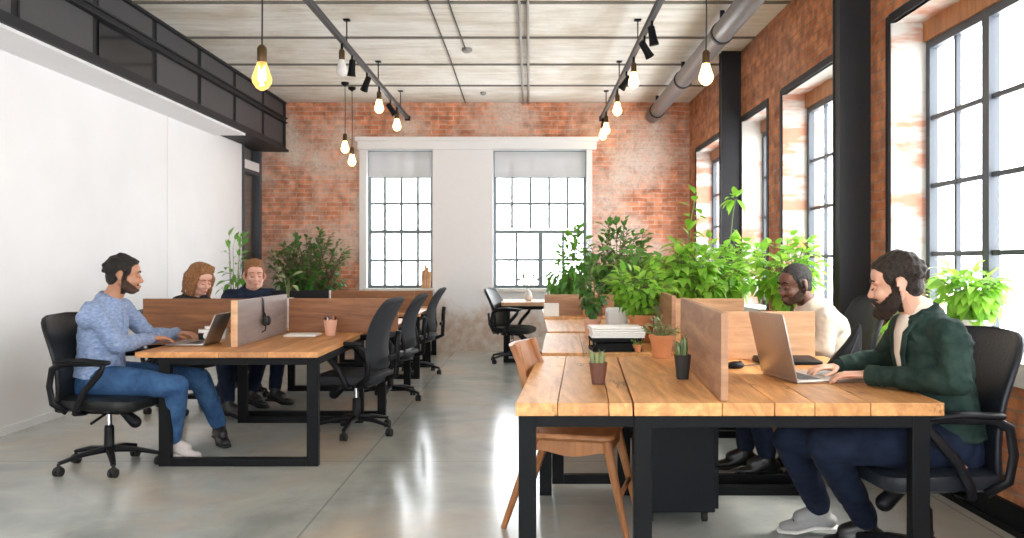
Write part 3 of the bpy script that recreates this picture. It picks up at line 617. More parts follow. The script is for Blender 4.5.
# pedestal under the right desk
t = thing('drawer_pedestal', 'black metal drawer pedestal on casters under the honey-coloured desk', 'cabinet', (.72, 4.2, 0))
m = MB(); m.box(-.175, .16, -.26, .26, .06, .66, bev=.006); m.done('body', 'pedestal', t)
for z0, z1 in ((.075, .27), (.28, .465), (.475, .645)):
    m = MB(); m.box(.16, .178, -.25, .25, z0, z1, bev=.004); dr = m.done('drawer', 'pedestal', t); m = MB(); m.tube([(.185, -.08, z1 - .03), (.195, 0, z1 - .03), (.185, .08, z1 - .03)], .006, 6); m.done('handle', 'black_pl', dr)
for sx in (-.14, .12):
    for sy in (-.2, .2):
        m = MB(); m.tube([(sx - .012, sy, .028), (sx + .012, sy, .028)], .027, 14); m.box(sx - .018, sx + .018, sy - .01, sy + .01, .045, .065); m.done('caster', 'rubber', t)

# ------------------------------------------------------------------ chairs
def office_chair(label, x, y, rz, mat='leather', seat_z=.45, top=.95, backw=.48, mesh=False, group='black swivel office chairs', loop=True, lean=.13):
    t = thing('office_chair', label, 'office chair', (x, y, 0), rz, group)
    # seat cushion
    m = MB(); rings = []
    for k, (s, z) in enumerate(((.86, -.075), (.97, -.06), (1, -.03), (.98, -.008), (.88, .004), (.5, .008))):
        rings.append([(a * s + .02, b * s, seat_z + z - .02 * max(0, (a - .12) / .13) ** 2 * .6) for a, b in rrect(.50, .50, .11, 5)])
    m.loft(rings); m.done('seat', mat, t, 'auto')
    # backrest: curved shell
    m = MB(); N = 12; H0 = seat_z - .10 if not mesh else seat_z + .02
    rings = []
    for i in range(N + 1):
        u = i / N; z = H0 + (top - H0) * u
        xo = -.235 - .035 * math.sin(u * PI * .9) * -1 - lean * u ** 1.5 + .03 * math.sin(u * PI)
        w = backw * (.86 + .18 * math.sin(min(1, u * 1.25) * PI / 2) - .14 * max(0, u - .8) / .2)
        th = (.055 if not mesh else .03) * (1 if .04 < u < .96 else .55)
        if u > .97: w *= .9
        ring = []
        for k in range(20):
            a = 2 * PI * k / 20; ca, sa = math.cos(a), math.sin(a)
            yy = w / 2 * math.copysign(abs(ca) ** .45, ca); xx = th / 2 * math.copysign(abs(sa) ** .7, sa)
            ring.append((xo + xx + .055 * (abs(yy) / (w / 2)) ** 2, yy, z))
        rings.append(ring)
    m.loft(rings); bk = m.done('backrest', 'mesh' if mesh else mat, t, 'auto', sub=1)
    if mesh:
        f = MB(); f.tube([( -.20, 0, seat_z - .06), (-.30, 0, seat_z - .02), (-.31, 0, seat_z + .2), (-.32, 0, seat_z + .3)], (.022), 8); f.box(-.31, -.29, -.16, .16, seat_z + .1, seat_z + .14, bev=.005); f.done('back_support', 'black_pl', t, True)
    else:
        f = MB(); f.tube([(-.1, 0, seat_z - .085), (-.25, 0, seat_z - .08), (-.30, 0, seat_z + .02), (-.31, 0, seat_z + .16)], [(.035, .01)] * 4, 8, side=(0, 1, 0)); f.done('back_support', 'black_pl', t, True)
    for s in (-1, 1):
        f = MB(); yy = .285 * s
        if loop:
            f.tube([(-.02, .2 * s, seat_z - .085), (-.02, yy, seat_z - .075), (-.015, yy, seat_z - .04), (.04, yy, seat_z + .06), (.13, yy, seat_z + .16), (.155, yy, seat_z + .205), (.10, yy, seat_z + .222), (-.10, yy, seat_z + .215), (-.165, yy, seat_z + .18), (-.185, yy * .98, seat_z + .08), (-.17, yy * .96, seat_z - .02), (-.10, yy * .85, seat_z - .075)], [(.013, .021)] * 12, 8, side=(0, 1, 0))
        else:
            f.tube([(.0, .2 * s, seat_z - .08), (.0, yy, seat_z - .06), (-.02, yy, seat_z + .2)], [(.016, .024)] * 3, 8, side=(0, 1, 0))
        ar = f.done('armrest', 'black_pl', t, True)
        p = MB(); p.tube([(.18, yy, seat_z + .222), (.03, yy, seat_z + .234), (-.13, yy, seat_z + .226)], [(.03, .014)] * 3, 10, side=(0, 1, 0), round_ends=True); p.done('arm_pad', 'black_pl', ar, True)
    m = MB(); m.box(-.12, .13, -.1, .1, seat_z - .11, seat_z - .07, bev=.012); m.tube([(.05, -.1, seat_z - .1), (.07, -.27, seat_z - .13)], .008, 6); m.tube([(.1, 0, seat_z - .11), (.17, 0, seat_z - .17)], [.028, .036], 12, round_ends=True); m.done('tilt_mechanism', 'black_pl', t, 'auto')
    m = MB(); m.lathe([(.016, seat_z - .24), (.016, seat_z - .1)], (0, 0, 0), 14); m.done('gas_lift', 'chrome', t, 'auto')
    m = MB(); m.lathe([(.036, .10), (.036, .12), (.03, .135), (.028, seat_z - .2), (.02, seat_z - .19)], (0, 0, 0), 16)
    for k in range(5):
        a = 2 * PI * k / 5 + .35; c, s_ = math.cos(a), math.sin(a)
        m.tube([(0, 0, .115), (c * .15, s_ * .15, .105), (c * .285, s_ * .285, .075)], [(.026, .022), (.021, .017), (.015, .012)], 8, side=(-s_, c, 0))
    m.done('star_base', 'black_pl', t, 'auto')
    for k in range(5):
        a = 2 * PI * k / 5 + .35; c, s_ = math.cos(a) * .285, math.sin(a) * .285
        m = MB()
        for q in (-.013, .013): m.tube([(c + q - .009, s_, .027), (c + q + .009, s_, .027)], .026, 14)
        m.tube([(c, s_, .03), (c, s_, .075)], .009, 8); m.ell((c, s_, .045), (.02, .024, .018)); m.done('caster', 'rubber', t, 'auto')
    return t
office_chair('black leather swivel chair with the bearded man in blue shirt on it', -2.56, 5.05, R(-7), top=.945, backw=.56, lean=.10)
office_chair('black mesh swivel chair pushed against the left front desk beside the aisle', -1.27, 6.07, R(172), 'mesh', top=1.0, mesh=True)
office_chair('black swivel chair at the second left desk behind the nearer mesh chair', -1.27, 7.55, R(176), 'leather_b', top=.97, mesh=True)
office_chair('black swivel chair by the third left desk, close to the stained plaster', -1.28, 9.3, R(178), 'leather_b', top=.97, mesh=True)
office_chair('black swivel chair carrying the auburn-haired woman', -2.93, 7.0, R(-12), top=.86)
office_chair('black swivel chair carrying the man in navy jumper', -2.72, 7.72, R(-30), top=.86)
office_chair('black swivel chair standing alone in front of the right back window', -.22, 10.35, R(-15), 'leather', top=.93)
office_chair('charcoal swivel chair carrying the man in dark green jacket', 1.60, 3.36, R(184), 'leather_b', top=.99, backw=.52, seat_z=.45, lean=.10)
office_chair('dark blue-grey swivel chair carrying the man in cream shirt', 1.72, 4.85, R(186), 'leather_b', top=1.06, backw=.42)

t = thing('wooden_chair', 'brown wooden chair tucked under the narrow end desk', 'chair', (.235, 4.02, 0), R(-14))
m = MB(); rings = []
for s, z in ((.93, -.035), (1, -.02), (1, -.008), (.97, 0), (.6, -.008)): rings.append([(a * s, b * s, .455 + z) for a, b in rrect(.40, .42, .05, 4)])
m.loft(rings); m.done('seat', 'chairwood', t, 'auto')
m = MB()
for s in (-1, 1):
    n = 8; top = [(-.17 + .34 * k / n, .43) for k in range(n + 1)]; bot = [(-.17 + .34 * k / n, .36 + .012 * math.cos((k / n - .5) * 2 * PI) * -1) for k in range(n + 1)][::-1]
    m.prism(top + bot, .17 * s - .01, .17 * s + .01, 'xz')
for xx in (-.17, .17): m.box(xx - .01, xx + .01, -.16, .16, .365, .43)
m.done('apron', 'chairwood', t)
for sx in (-1, 1):
    for sy in (-1, 1):
        m = MB()
        if sx > 0: m.tube([(.16, .17 * sy, .435), (.26, .205 * sy, .0)], [(.024, .026), (.014, .016)], 8, side=(1, 0, 0))
        else: m.tube([(-.17, .17 * sy, .44), (-.32, .205 * sy, .0)], [(.024, .028), (.014, .016)], 8, side=(1, 0, 0))
        m.done('leg', 'chairwood', t, 'auto')
m = MB(); m.tube([(-.262, -.19, .17), (-.262, .19, .17)], .012, 8); m.tube([(.222, -.19, .17), (.222, .19, .17)], .012, 8); m.done('stretcher', 'chairwood', t, True)
for sy in (-1, 1):
    m = MB(); m.tube([(-.17, .17 * sy, .43), (-.21, .17 * sy, .62), (-.27, .165 * sy, .86)], [(.014, .02)] * 3, 8, side=(0, 1, 0)); m.done('back_post', 'chairwood', t, 'auto')
m = MB(); rings = []
for i in range(6):
    u = i / 5; z = .68 + .175 * u; ring = []
    for k in range(16):
        yy = (.2 - .4 * k / 7) if k < 8 else (-.2 + .4 * (k - 8) / 7); q = .012 if k < 8 else -.012
        ring.append((-.205 - .075 * u - .05 * (1 - (yy / .2) ** 2) * .8 + q, yy, z))
    rings.append(ring)
m.loft(rings); m.done('backrest', 'chairwood', t, 'auto')

# ------------------------------------------------------------------ laptops and desk items
def laptop(label, x, y, z, rz, w=.32, dep=.24, lidh=.22, ang=105, mat='alu'):
    """hinge at origin running along local y, base extends to +x, lid rises at -x side"""
    t = thing('laptop', label, 'laptop', (x, y, z), rz)
    m = MB(); rings = [[(dep / 2 + a, b, zz) for a, b in rrect(dep * s, w * s, .012, 3)] for s, zz in ((.985, .001), (1, .004), (1, .012), (.992, .014))]
    m.loft(rings); base = m.done('base', mat, t, 'auto')
    m = MB()
    for r in range(5):
        for c in range(12): m.box(.03 + r * .019, .046 + r * .019, -w * .42 + c * w * .07, -w * .42 + c * w * .07 + w * .06, .0135, .0155)
    m.done('keyboard', 'alu_d', base)
    m = MB(); m.box(dep * .64, dep * .94, -.05, .05, .0138, .0145); m.done('trackpad', 'alu', base)
    m = MB(); rings = [[(zz, b, a + lidh / 2) for a, b in rrect(lidh * s, w * s, .012, 3)] for s, zz in ((.985, -.004), (1, -.002), (1, .002), (.985, .003))]
    m.loft(rings); lid = m.done('lid', mat, t, 'auto'); lid.location = (0, 0, .012); lid.rotation_euler = (0, R(90 - ang), 0)
    m = MB(); m.box(.003, .0042, -w * .47, w * .47, .012, lidh - .01); m.done('screen', 'screen', lid)
    return t
laptop('large open silver laptop under the hands of the bearded man in green', 1.087, 3.625, .741, R(10), .33, .31, .285, 103)
laptop('open silver laptop of the man in blue shirt, on the left front desk', -2.13, 5.56, .701, R(180), .3, .25, .21, 112)
p = laptop('thin dark laptop lying closed behind the large silver laptop', 1.30, 4.1, .741, R(90), .30, .21, .2, 3, 'black_pl')
# headset cable / mouse
t = thing('computer_mouse', 'small black mouse lying left of the large silver laptop', 'mouse', (.985, 3.98, .741), R(20))
m = MB(); m.ell((0, 0, .014), (.048, .03, .02)); 
for v in m.bm.verts: v.co.z = max(v.co.z, 0)
m.done('shell', 'black_pl', t, True); m = MB(); m.tube([(.02, -.002, .031), (.032, -.002, .028)], .005, 8); m.done('wheel', 'rubber', t)
m = MB(); m.tube([(.04, 0, .01), (.09, .03, .006), (.15, .05, .006), (.3, .04, .006)], .003, 6); m.done('cord', 'cable', t)
# black pouch
t = thing('bag', 'small black pointed pouch leaning beside the hands of the man in green', 'bag', (1.46, 3.88, .741), R(10))
m = MB(); m.loft([[(a * s + dx, b * s2, z) for a, b in rrect(.17, .07, .03, 4)] for s, s2, dx, z in ((.95, .95, 0, 0), (1, 1, 0, .02), (.75, .9, .025, .07), (.42, .7, .055, .13), (.22, .5, .075, .18), (.06, .3, .085, .215))]); m.done('body', 'blackcloth', t, 'auto')
m = MB(); m.tube([(-.06, -.035, .045), (.02, -.036, .08), (.07, -.02, .17)], .003, 6); m.done('zipper', 'steel_panel', t)
# headset hanging on grey divider
t = thing('headset', 'black headset hanging over the grey divider', 'headset', (-1.91, 5.88, 1.003))
m = MB(); m.tube([(-.022, 0, -.2), (-.025, 0, -.02), (0, 0, .008), (.022, 0, -.02), (.026, 0, -.14)], [(.018, .003)] * 5, 8, side=(0, 1, 0)); m.done('headband', 'black_pl', t, True)
for dy in (-.035, .035):
    m = MB(); m.ell((.045, dy, -.17), (.018, .03, .036)); m.done('ear_cup', 'rubber', t, True)
m = MB(); m.tube([(.03, -.03, -.14), (.03, 0, -.115), (.03, .03, -.14)], .005, 6); m.done('yoke', 'black_pl', t); m = MB(); m.tube([(.05, -.03, -.2), (.06, -.08, -.23), (.05, -.12, -.24)], .004, 6); m.done('microphone', 'black_pl', t)
# black document box beside left laptop
t = thing('file_box', 'black open file box standing between the laptop and the grey divider', 'file box', (-1.99, 5.9, .702))
m = MB(); m.box(-.05, .04, -.17, .17, 0, .012)
for a in ((-.05, -.042, -.17, .17), (.032, .04, -.17, .17), (-.05, .04, -.17, -.162), (-.05, .04, .162, .17)): m.box(*a, 0, .25)
m.done('body', 'black_pl', t); m = MB(); m.box(-.035, .02, -.15, .15, .012, .268); m.done('papers', 'paper', t)
# camera
t = thing('camera', 'small silver and black camera lying behind the hands on the left front desk', 'camera', (-2.26, 5.82, .702), R(20))
m = MB(); m.box(-.06, .06, -.025, .025, 0, .065, bev=.006); m.done('body', 'black_pl', t); m = MB(); m.box(-.061, .061, -.026, .026, .05, .078, bev=.005); m.box(-.02, .02, -.018, .018, .075, .1, bev=.005); m.done('top_plate', 'alu', t)
m = MB(); m.tube([(0, -.025, .035), (0, -.07, .035)], .028, 16); m.done('lens', 'alu', t, 'auto')
m = MB(); m.lathe([(.03, 0), (.036, .07), (.034, .07), (.03, .01)], (-2.19, 5.92, .702), 16); t = tag(m.done('cup', 'whitepot', None, 'auto'), 'white cup beside the camera on the left front desk', 'cup')
# pencil pot
p0 = at(332, 335, 6.25); px_, py_ = p0.x, 6.2
t = thing('pencil_pot', 'peach pencil pot in front of the warm brown divider', 'pot', (px_, py_, .702))
m = MB(); m.lathe([(.036, 0), (.048, .09), (.051, .115), (.046, .115), (.040, .03), (.0, .03)], (0, 0, 0), 18, caps=False); m.done('pot', 'terr_l', t, 'auto')
random.seed(4)
for k, cm in enumerate(('black', 'chairwood', 'denim', 'black', 'paper', 'terracotta')):
    a = k * 1.1; m = MB(); m.tube([(.018 * math.cos(a), .018 * math.sin(a), .032), (.04 * math.cos(a), .04 * math.sin(a), .135 + random.uniform(0, .025))], .0045, 6); o = m.done('pencil', cm, None); 
    o.location = (px_, py_, .702); tag(o, 'pencil standing in the peach pencil pot', 'pencil', 'pencils in the peach pot')
m = MB(); m.box(-.12, .12, -.09, .09, 0, .010, bev=.002); m.box(-.11, .115, -.08, .085, .010, .014); o = m.done('notebook', 'paper'); o.location = (px_ - .2, py_ - .02, .702); tag(o, 'white notebook lying left of the peach pencil pot', 'notebook')
# monitor behind the brown divider
t = thing('monitor', 'wide black monitor seen from behind, above the warm brown divider', 'monitor', (-2.0, 7.3, .702))
m = MB(); m.box(-.27, .24, -.012, .012, .06, .30, bev=.006); m.done('display', 'black_pl', t); m = MB(); m.box(.235, .246, -.013, .013, .06, .30); m.done('edge_strip', 'alu', t)
m = MB(); m.tube([(0, .02, 0), (0, .02, .18)], .02, 10); m.box(-.1, .1, -.05, .08, 0, .012, bev=.004); m.done('stand', 'black_pl', t)
# papers and tray on second right desk
t = thing('paper_tray', 'black wire tray under the stack of papers on the second right desk', 'tray', (.48, 4.80, .741), R(3))
m = MB()
for z in (0, .055):
    for a in ((-.13, .15, -.1, -.094), (-.13, .15, .094, .1), (-.13, -.124, -.1, .1), (.144, .15, -.1, .1)): m.box(*a, z, z + .02)
m.box(-.13, .15, -.1, .1, 0, .004)
for a in (-.127, .144):
    for b in (-.097, .093): m.box(a, a + .006, b, b + .006, 0, .075)
m.box(-.11, .13, -.085, .085, .004, .05, bev=.01); m.done('frame', 'black', t)
random.seed(7)
for k in range(5):
    m = MB(); z = .82 + .0125 * k; m.box(-.15, .15, -.105, .105, z, z + .010, bev=.001); o = m.done('paper_pad', 'paper'); o.location = (.50 + random.uniform(-.008, .008), 4.80, 0); o.rotation_euler = (0, 0, R(3 + random.uniform(-3, 3))); tag(o, 'white paper pad in the stack on the black tray', 'paper pad', 'paper pads stacked on the black tray')
# white desk phone / glasses
t = thing('eyeglasses', 'thin black eyeglasses lying beyond the paper stack', 'glasses', (.66, 5.2, .741), R(30))
m = MB()
for s in (-1, 1):
    m.tube([(s * .035 + .028 * math.cos(a), 0, .025 + .022 * math.sin(a)) for a in [2 * PI * k / 14 for k in range(15)]], .0025, 5); m.tube([(s * .063, 0, .035), (s * .066, .12, .02)], .0025, 5)
m.tube([(-.008, 0, .03), (.008, 0, .03)], .0025, 5); m.done('frame', 'black', t, True)
m = MB(); m.box(-.07, .07, -.1, .1, 0, .19, bev=.02); o = m.done('storage_box', 'whitepot'); o.location = (.60, 5.75, .741); tag(o, 'pale box standing between the peach pot and the leafy orange pot', 'box')
# books on the fourth desk
random.seed(9)
for k in range(7):
    h = random.uniform(.12, .17); m = MB(); m.box(0, .022, 0, .12, 0, h, bev=.002); o = m.done('book', random.choice(['board_l', 'terracotta', 'brownpot'])); o.location = (.50 + .026 * k, 7.76, .741); tag(o, 'thin brown book leaning in the row at the low oak divider', 'book', 'books at the low oak divider')
m = MB(); m.box(-.07, .07, -.05, .05, 0, .12, bev=.004); o = m.done('storage_box', 'paper'); o.location = (.20, 7.80, .741); tag(o, 'small white box in front of the low oak divider', 'box')
# window sill things
for x, h, r, mt, nm, lb in ((-1.43, .16, .03, 'glass', 'bottle', 'small clear bottle on the white pier ledge'),):
    pass
t = thing('paper_roll', 'bundle of tan paper rolls standing in the left back window corner', 'paper roll', (-1.46, BY - .08, WZ[0]))
for k, (a, b) in enumerate(((-.05, .26), (-.015, .33), (.02, .3), (.05, .24))):
    m = MB(); m.tube([(a, 0, 0), (a + .01, 0, b)], .018, 10); m.done('roll', 'board_p', t, 'auto')
t = thing('vase', 'small white vase on the pale desk below the window', 'vase', (-.02, 10.7, .752)); m = MB(); m.lathe([(.04, 0), (.055, .05), (.04, .1), (.02, .13), (.026, .15)], (0, 0, 0), 16); m.done('body', 'whitepot', t, True)
m = MB()
random.seed(2)
for k in range(6):
    a = k * 1.05; e_ = (.12 * math.cos(a), .05 * math.sin(a), .27 + .03 * (k % 3)); m.tube([(0, 0, .12), (e_[0] * .4, e_[1] * .4, .2), e_], .003, 5); m.ell(e_, (.018, .012, .02))
m.done('twigs', 'stem', t)

# ------------------------------------------------------------------ plants
def add_leaf(bm, base, d, up, L, W, droop=.3, fold=.15, shape='ovate', seg=4):
    d = d.normalized(); s = d.cross(up)
    if s.length < 1e-3: s = d.orthogonal()
    s.normalize(); n = s.cross(d).normalized()
    prof = {'ovate': (0, .75, 1, .62, 0), 'lance': (0, .8, .9, .55, 0), 'heart': (.35, 1.0, .85, .45, 0), 'round': (0, .85, 1.05, .8, 0)}[shape]
    mid = []; lf = []; rt = []
    for i in range(5):
        u = i / 4; c = base + d * L * (u - .12 * droop * u * u) - n * L * droop * u * u
        w_ = W / 2 * prof[i]; mid.append(bm.verts.new(c)); 
        if w_ > 0: lf.append(bm.verts.new(c + s * w_ + n * w_ * fold * 2)); rt.append(bm.verts.new(c - s * w_ + n * w_ * fold * 2))
        else: lf.append(None); rt.append(None)
    for i in range(4):
        for side in (lf, rt):
            vs = [mid[i], side[i], side[i + 1], mid[i + 1]]; vs = [v for v in vs if v is not None]
            if side is rt: vs = vs[::-1]
            if len(vs) >= 3: bm.faces.new(vs)
def pot(t, r0, r1, h, mat, rim=True, z0=0):
    m = MB(); prof = [(r0, 0), (r1 * .97, h * .82)]
    prof += [(r1 * 1.08, h * .83), (r1 * 1.1, h), (r1 * .98, h), (r1 * .9, h * .85), (.0, h * .85)] if rim else [(r1, h), (r1 * .92, h), (r1 * .88, h * .9), (0, h * .9)]
    m.lathe(prof, (0, 0, z0), 20, caps=False)
    m.bm.faces.new([v for v in m.bm.verts if abs(v.co.z - z0) < 1e-6]); m.done('pot', mat, t, 'auto')
    m = MB(); m.lathe([(r1 * .93, h * .84), (r1 * .6, h * .9), (.001, h * .91)], (0, 0, z0), 14, caps=False); m.done('soil', 'soil', t, True)
def foliage_plant(name, label, loc, potspec, crown, n_stem, n_leaf, L, W, mat, shape='ovate', seed=1, droop=.35, trunk='stem', stem_r=.004, cat='plant', rz=0, group=None, extra=None):
    """crown: (cx,cy,cz,rx,ry,rz) ellipsoid in local coordinates that the stems fill"""
    t = thing(name, label, cat, loc, rz, group); rnd = random.Random(seed)
    h0 = 0
    if potspec: r0, r1, h, pm = potspec; pot(t, r0, r1, h, pm); h0 = h * .88
    st = MB(); lf = MB(); cx, cy, cz, rx, ry, rz_ = crown
    per = max(1, n_leaf // n_stem)
    for i in range(n_stem):
        while True:
            q = Vector((rnd.uniform(-1, 1), rnd.uniform(-1, 1), rnd.uniform(-1, 1)))
            if q.length < 1: break
        if i % 2: q = q.normalized() * rnd.uniform(.7, 1)
        tip = Vector((cx + q.x * rx, cy + q.y * ry, cz + q.z * rz_)); b0 = Vector((rnd.uniform(-.02, .02), rnd.uniform(-.02, .02), h0))
        midp = b0.lerp(tip, .5) + Vector((-q.x * .12 * rx, 0, .12 * abs(tip.z - h0)))
        pts = []
        for k in range(7):
            u = k / 6; pts.append(b0 * (1 - u) ** 2 + midp * 2 * u * (1 - u) + tip * u * u)
        st.tube(pts, [stem_r * (1.4 - .9 * k / 6) for k in range(7)], 5)
        for j in range(per):
            u = rnd.uniform(.45, 1.0) if j else 1.0
            k = min(5, int(u * 6)); p = pts[k].lerp(pts[k + 1], u * 6 - k)
            dr = Vector((rnd.uniform(-1, 1), rnd.uniform(-1, 1), rnd.uniform(-.35, .8))) + (p - Vector((cx, cy, cz))) * (1.2 / max(rx, .1)); dr.normalize()
            pt = p + dr * L * rnd.uniform(.2, .7); st.tube([p, pt], stem_r * .45, 4)
            s = rnd.uniform(.65, 1.15); add_leaf(lf.bm, pt, dr, Vector((rnd.uniform(-.3, .3), rnd.uniform(-.6, .1), 1)), L * s, W * s, droop * rnd.uniform(.5, 1.6), .12, shape)
    if extra: extra(st, lf, rnd)
    st.done('stems', trunk, t, True); lf.done('foliage', mat, t, True)
    return t
# corner plant, back left
foliage_plant('potted_tree', 'dark green bushy tree in the corner by the brick wall', (-2.95, 11.15, 0), (.16, .2, .34, 'blackpot'), (0, 0, 1.15, .55, .4, .50), 90, 2600, .085, .05, 'leaf_d', 'ovate', 3, trunk='trunk', stem_r=.008)
# climbing plant by the woman
foliage_plant('potted_plant', 'slender airy plant rising against the white wall behind the woman', (-3.0, 8.4, 0), (.12, .15, .28, 'whitepot'), (.0, 0, 1.2, .16, .15, .40), 12, 130, .10, .05, 'leaf_m', 'lance', 5)
# white little planter on divider region
foliage_plant('potted_plant', 'white pot with pale forked leaves behind the warm brown divider', (-2.02, 6.9, .702), (.04, .05, .25, 'whitepot'), (0, 0, .38, .09, .05, .08), 5, 7, .10, .045, 'leaf_g', 'ovate', 6)
# tall plants on the right rows
foliage_plant('potted_plant', 'tall light plant with hanging leaves in front of the right back window', (.38, 9.4, 0), (.13, .16, .3, 'terracotta'), (.08, 0, 1.22, .24, .2, .42), 30, 900, .11, .06, 'leaf_m', 'lance', 7, droop=.7)
foliage_plant('potted_tree', 'tall dense dark-leaved tree in front of the pale brick', (1.0, 9.5, 0), (.16, .2, .34, 'terr_l'), (0, 0, 1.35, .34, .25, .42), 50, 1300, .10, .055, 'leaf_d', 'ovate', 8, trunk='trunk', stem_r=.007)
foliage_plant('potted_plant', 'upright bushy plant in a peach pot past the paper stack', (.43, 5.75, .742), (.045, .058, .115, 'terr_l'), (.0, 0, .36, .11, .09, .20), 20, 260, .055, .033, 'leaf_d', 'ovate', 9)
foliage_plant('potted_plant', 'bright green leafy plant in a large orange clay pot', (.72, 5.35, .742), (.065, .085, .17, 'terracotta'), (-.01, 0, .37, .18, .14, .13), 40, 520, .07, .04, 'leaf_y', 'ovate', 10)
foliage_plant('potted_plant', 'small grey-green succulent in an orange clay pot against the divider', (.70, 4.42, .742), (.048, .062, .12, 'terracotta'), (.0, 0, .15, .09, .06, .05), 14, 90, .035, .016, 'leaf_g', 'lance', 11, droop=.1)
foliage_plant('potted_plant', 'tiny green plant low beside the two orange clay pots', (.61, 4.72, .742), (.02, .026, .04, 'terracotta'), (.0, 0, .06, .03, .03, .02), 6, 24, .025, .014, 'leaf_y', 'ovate', 12)
def vine(st, lf, rnd):
    pts = [Vector((.0, 0, .3)), Vector((-.05, 0, .6)), Vector((-.03, 0, .85)), Vector((.02, .02, 1.05))]; st.tube(pts, .006, 6)
    for j in range(26):
        u = rnd.random(); k = min(2, int(u * 3)); p = pts[k].lerp(pts[k + 1], u * 3 - k); d = Vector((rnd.uniform(-1, 1), rnd.uniform(-1, .4), rnd.uniform(-.2, .9)))
        add_leaf(lf.bm, p + d * .03, d, Vector((0, 0, 1)), .11, .065, .4, .1, 'ovate')
def vine2(st, lf, rnd):
    pts = [Vector((.05, 0, .3)), Vector((.10, 0, .6)), Vector((.13, 0, .9)), Vector((.15, .0, 1.02))]; st.tube(pts, .005, 6)
    for j in range(16):
        d = Vector((rnd.uniform(-1, 1), rnd.uniform(-1, .4), rnd.uniform(-.6, .9)))
        add_leaf(lf.bm, pts[3] + d * .03, d, Vector((0, 0, 1)), .13, .055, .5, .1, 'lance')
foliage_plant('potted_plant', 'broad dark-leaved plant hanging over the lengthwise divider', (.99, 6.6, .742), (.06, .075, .14, 'whitepot'), (-.08, 0, .50, .32, .15, .12), 30, 220, .12, .085, 'leaf_m', 'heart', 13, droop=.5)
foliage_plant('potted_plant', 'large bright plant with a tall climbing shoot before the far pillar', (1.28, 6.45, .742), (.07, .09, .16, 'whitepot'), (0, 0, .46, .36, .2, .22), 46, 480, .10, .07, 'leaf_y', 'heart', 14, droop=.5, extra=vine)
foliage_plant('potted_plant', 'large bright plant with a loose top sprig, right of the climbing shoot', (1.52, 6.75, .742), (.07, .09, .16, 'terr_l'), (.06, 0, .48, .38, .2, .22), 46, 480, .10, .07, 'leaf_y', 'heart', 15, droop=.5, extra=vine2)
foliage_plant('potted_plant', 'bright heart-leaved plant above the head of the man in cream shirt', (1.95, 6.25, .70), (.06, .08, .14, 'whitepot'), (-.06, 0, .54, .30, .15, .20), 40, 380, .10, .07, 'leaf_y', 'heart', 16, droop=.4)
m = MB(); m.box(1.80, 2.15, 5.95, 6.6, 0, .03); m.box(1.80, 2.15, 5.95, 6.6, .67, .70); m.box(1.80, 1.83, 5.95, 6.6, .03, .67); m.box(2.12, 2.15, 5.95, 6.6, .03, .67); m.box(1.83, 2.12, 5.95, 6.6, .33, .35)
tag(m.done('plant_stand', 'board_p'), 'low wooden plant stand by the second window', 'plant stand')
foliage_plant('potted_plant', 'bright broad-leaved plant in a pale pot on the nearest window sill', (2.33, 4.35, OZ[0]), (.06, .08, .15, 'whitepot'), (-.02, .05, .30, .14, .2, .10), 34, 330, .085, .055, 'leaf_y', 'ovate', 17, droop=.6)
foliage_plant('potted_plant', 'small plant on the sill right behind the neck of the man in green', (2.30, 4.95, OZ[0]), (.05, .065, .11, 'terr_l'), (-.03, 0, .28, .10, .12, .13), 12, 70, .09, .05, 'leaf_g', 'ovate', 18, droop=.4)
foliage_plant('potted_plant', 'low lime-green plant between the two seated men by the windows', (2.08, 5.18, .0), (.10, .13, .55, 'blackpot'), (-.04, -.03, .78, .14, .1, .08), 9, 40, .14, .06, 'leaf_y', 'lance', 19, droop=.5)
# cacti in the foreground
def cactus(name, label, loc, potspec, n, hh, seed, mat='cactus'):
    t = thing(name, label, 'potted cactus', loc); rnd = random.Random(seed); r0, r1, h, pm = potspec
    m = MB(); sq = lambda s, z: [(a * s, b * s, z) for a, b in rrect(2, 2, .5, 3)]
    m.loft([sq(r0, 0), sq(r1, h), sq(r1 * .9, h), sq(r1 * .86, h * .88)]); m.done('pot', pm, t, 'auto')
    m = MB(); m.loft([sq(r1 * .87, h * .86), sq(r1 * .87, h * .90)]); m.done('soil', 'soil', t)
    for k in range(n):
        a = 2 * PI * k / n; rr = r1 * .5 if k else 0; p = Vector((rr * math.cos(a), rr * math.sin(a), h * .88)); q = p + Vector((rr * math.cos(a) * .6, rr * math.sin(a) * .6, hh * rnd.uniform(.7, 1.1)))
        m = MB(); rings = []
        for i in range(8):
            u = i / 7; c = p.lerp(q, u); rad = .0115 * (math.sin(PI * min(1, .25 + u * .75)) ** .5 if u < 1 else .1)
            rings.append([(c.x + rad * (1 + .18 * (j % 2)) * math.cos(2 * PI * j / 14), c.y + rad * (1 + .18 * (j % 2)) * math.sin(2 * PI * j / 14), c.z) for j in range(14)])
        m.loft(rings)
        for i in range(10):
            u = rnd.random(); c = p.lerp(q, u); a2 = rnd.uniform(0, 6.3); m.tube([c + Vector((math.cos(a2), math.sin(a2), .1)) * .008, c + Vector((math.cos(a2), math.sin(a2), .5)) * .02], [.0012, .0003], 4)
        m.done('stem', mat, t, 'auto')
    return t
pc = at(595, 384, 3.45); cactus('potted_cactus', 'little cactus in a square dark brown pot on the narrow end desk', (.285, 3.47, .741), (.026, .037, .09, 'brownpot'), 7, .06, 1, 'leaf_g')
cactus('potted_cactus', 'upright spiky plant in a black pot against the oak divider', (.665, 3.62, .741), (.024, .035, .105, 'blackpot'), 5, .085, 2)
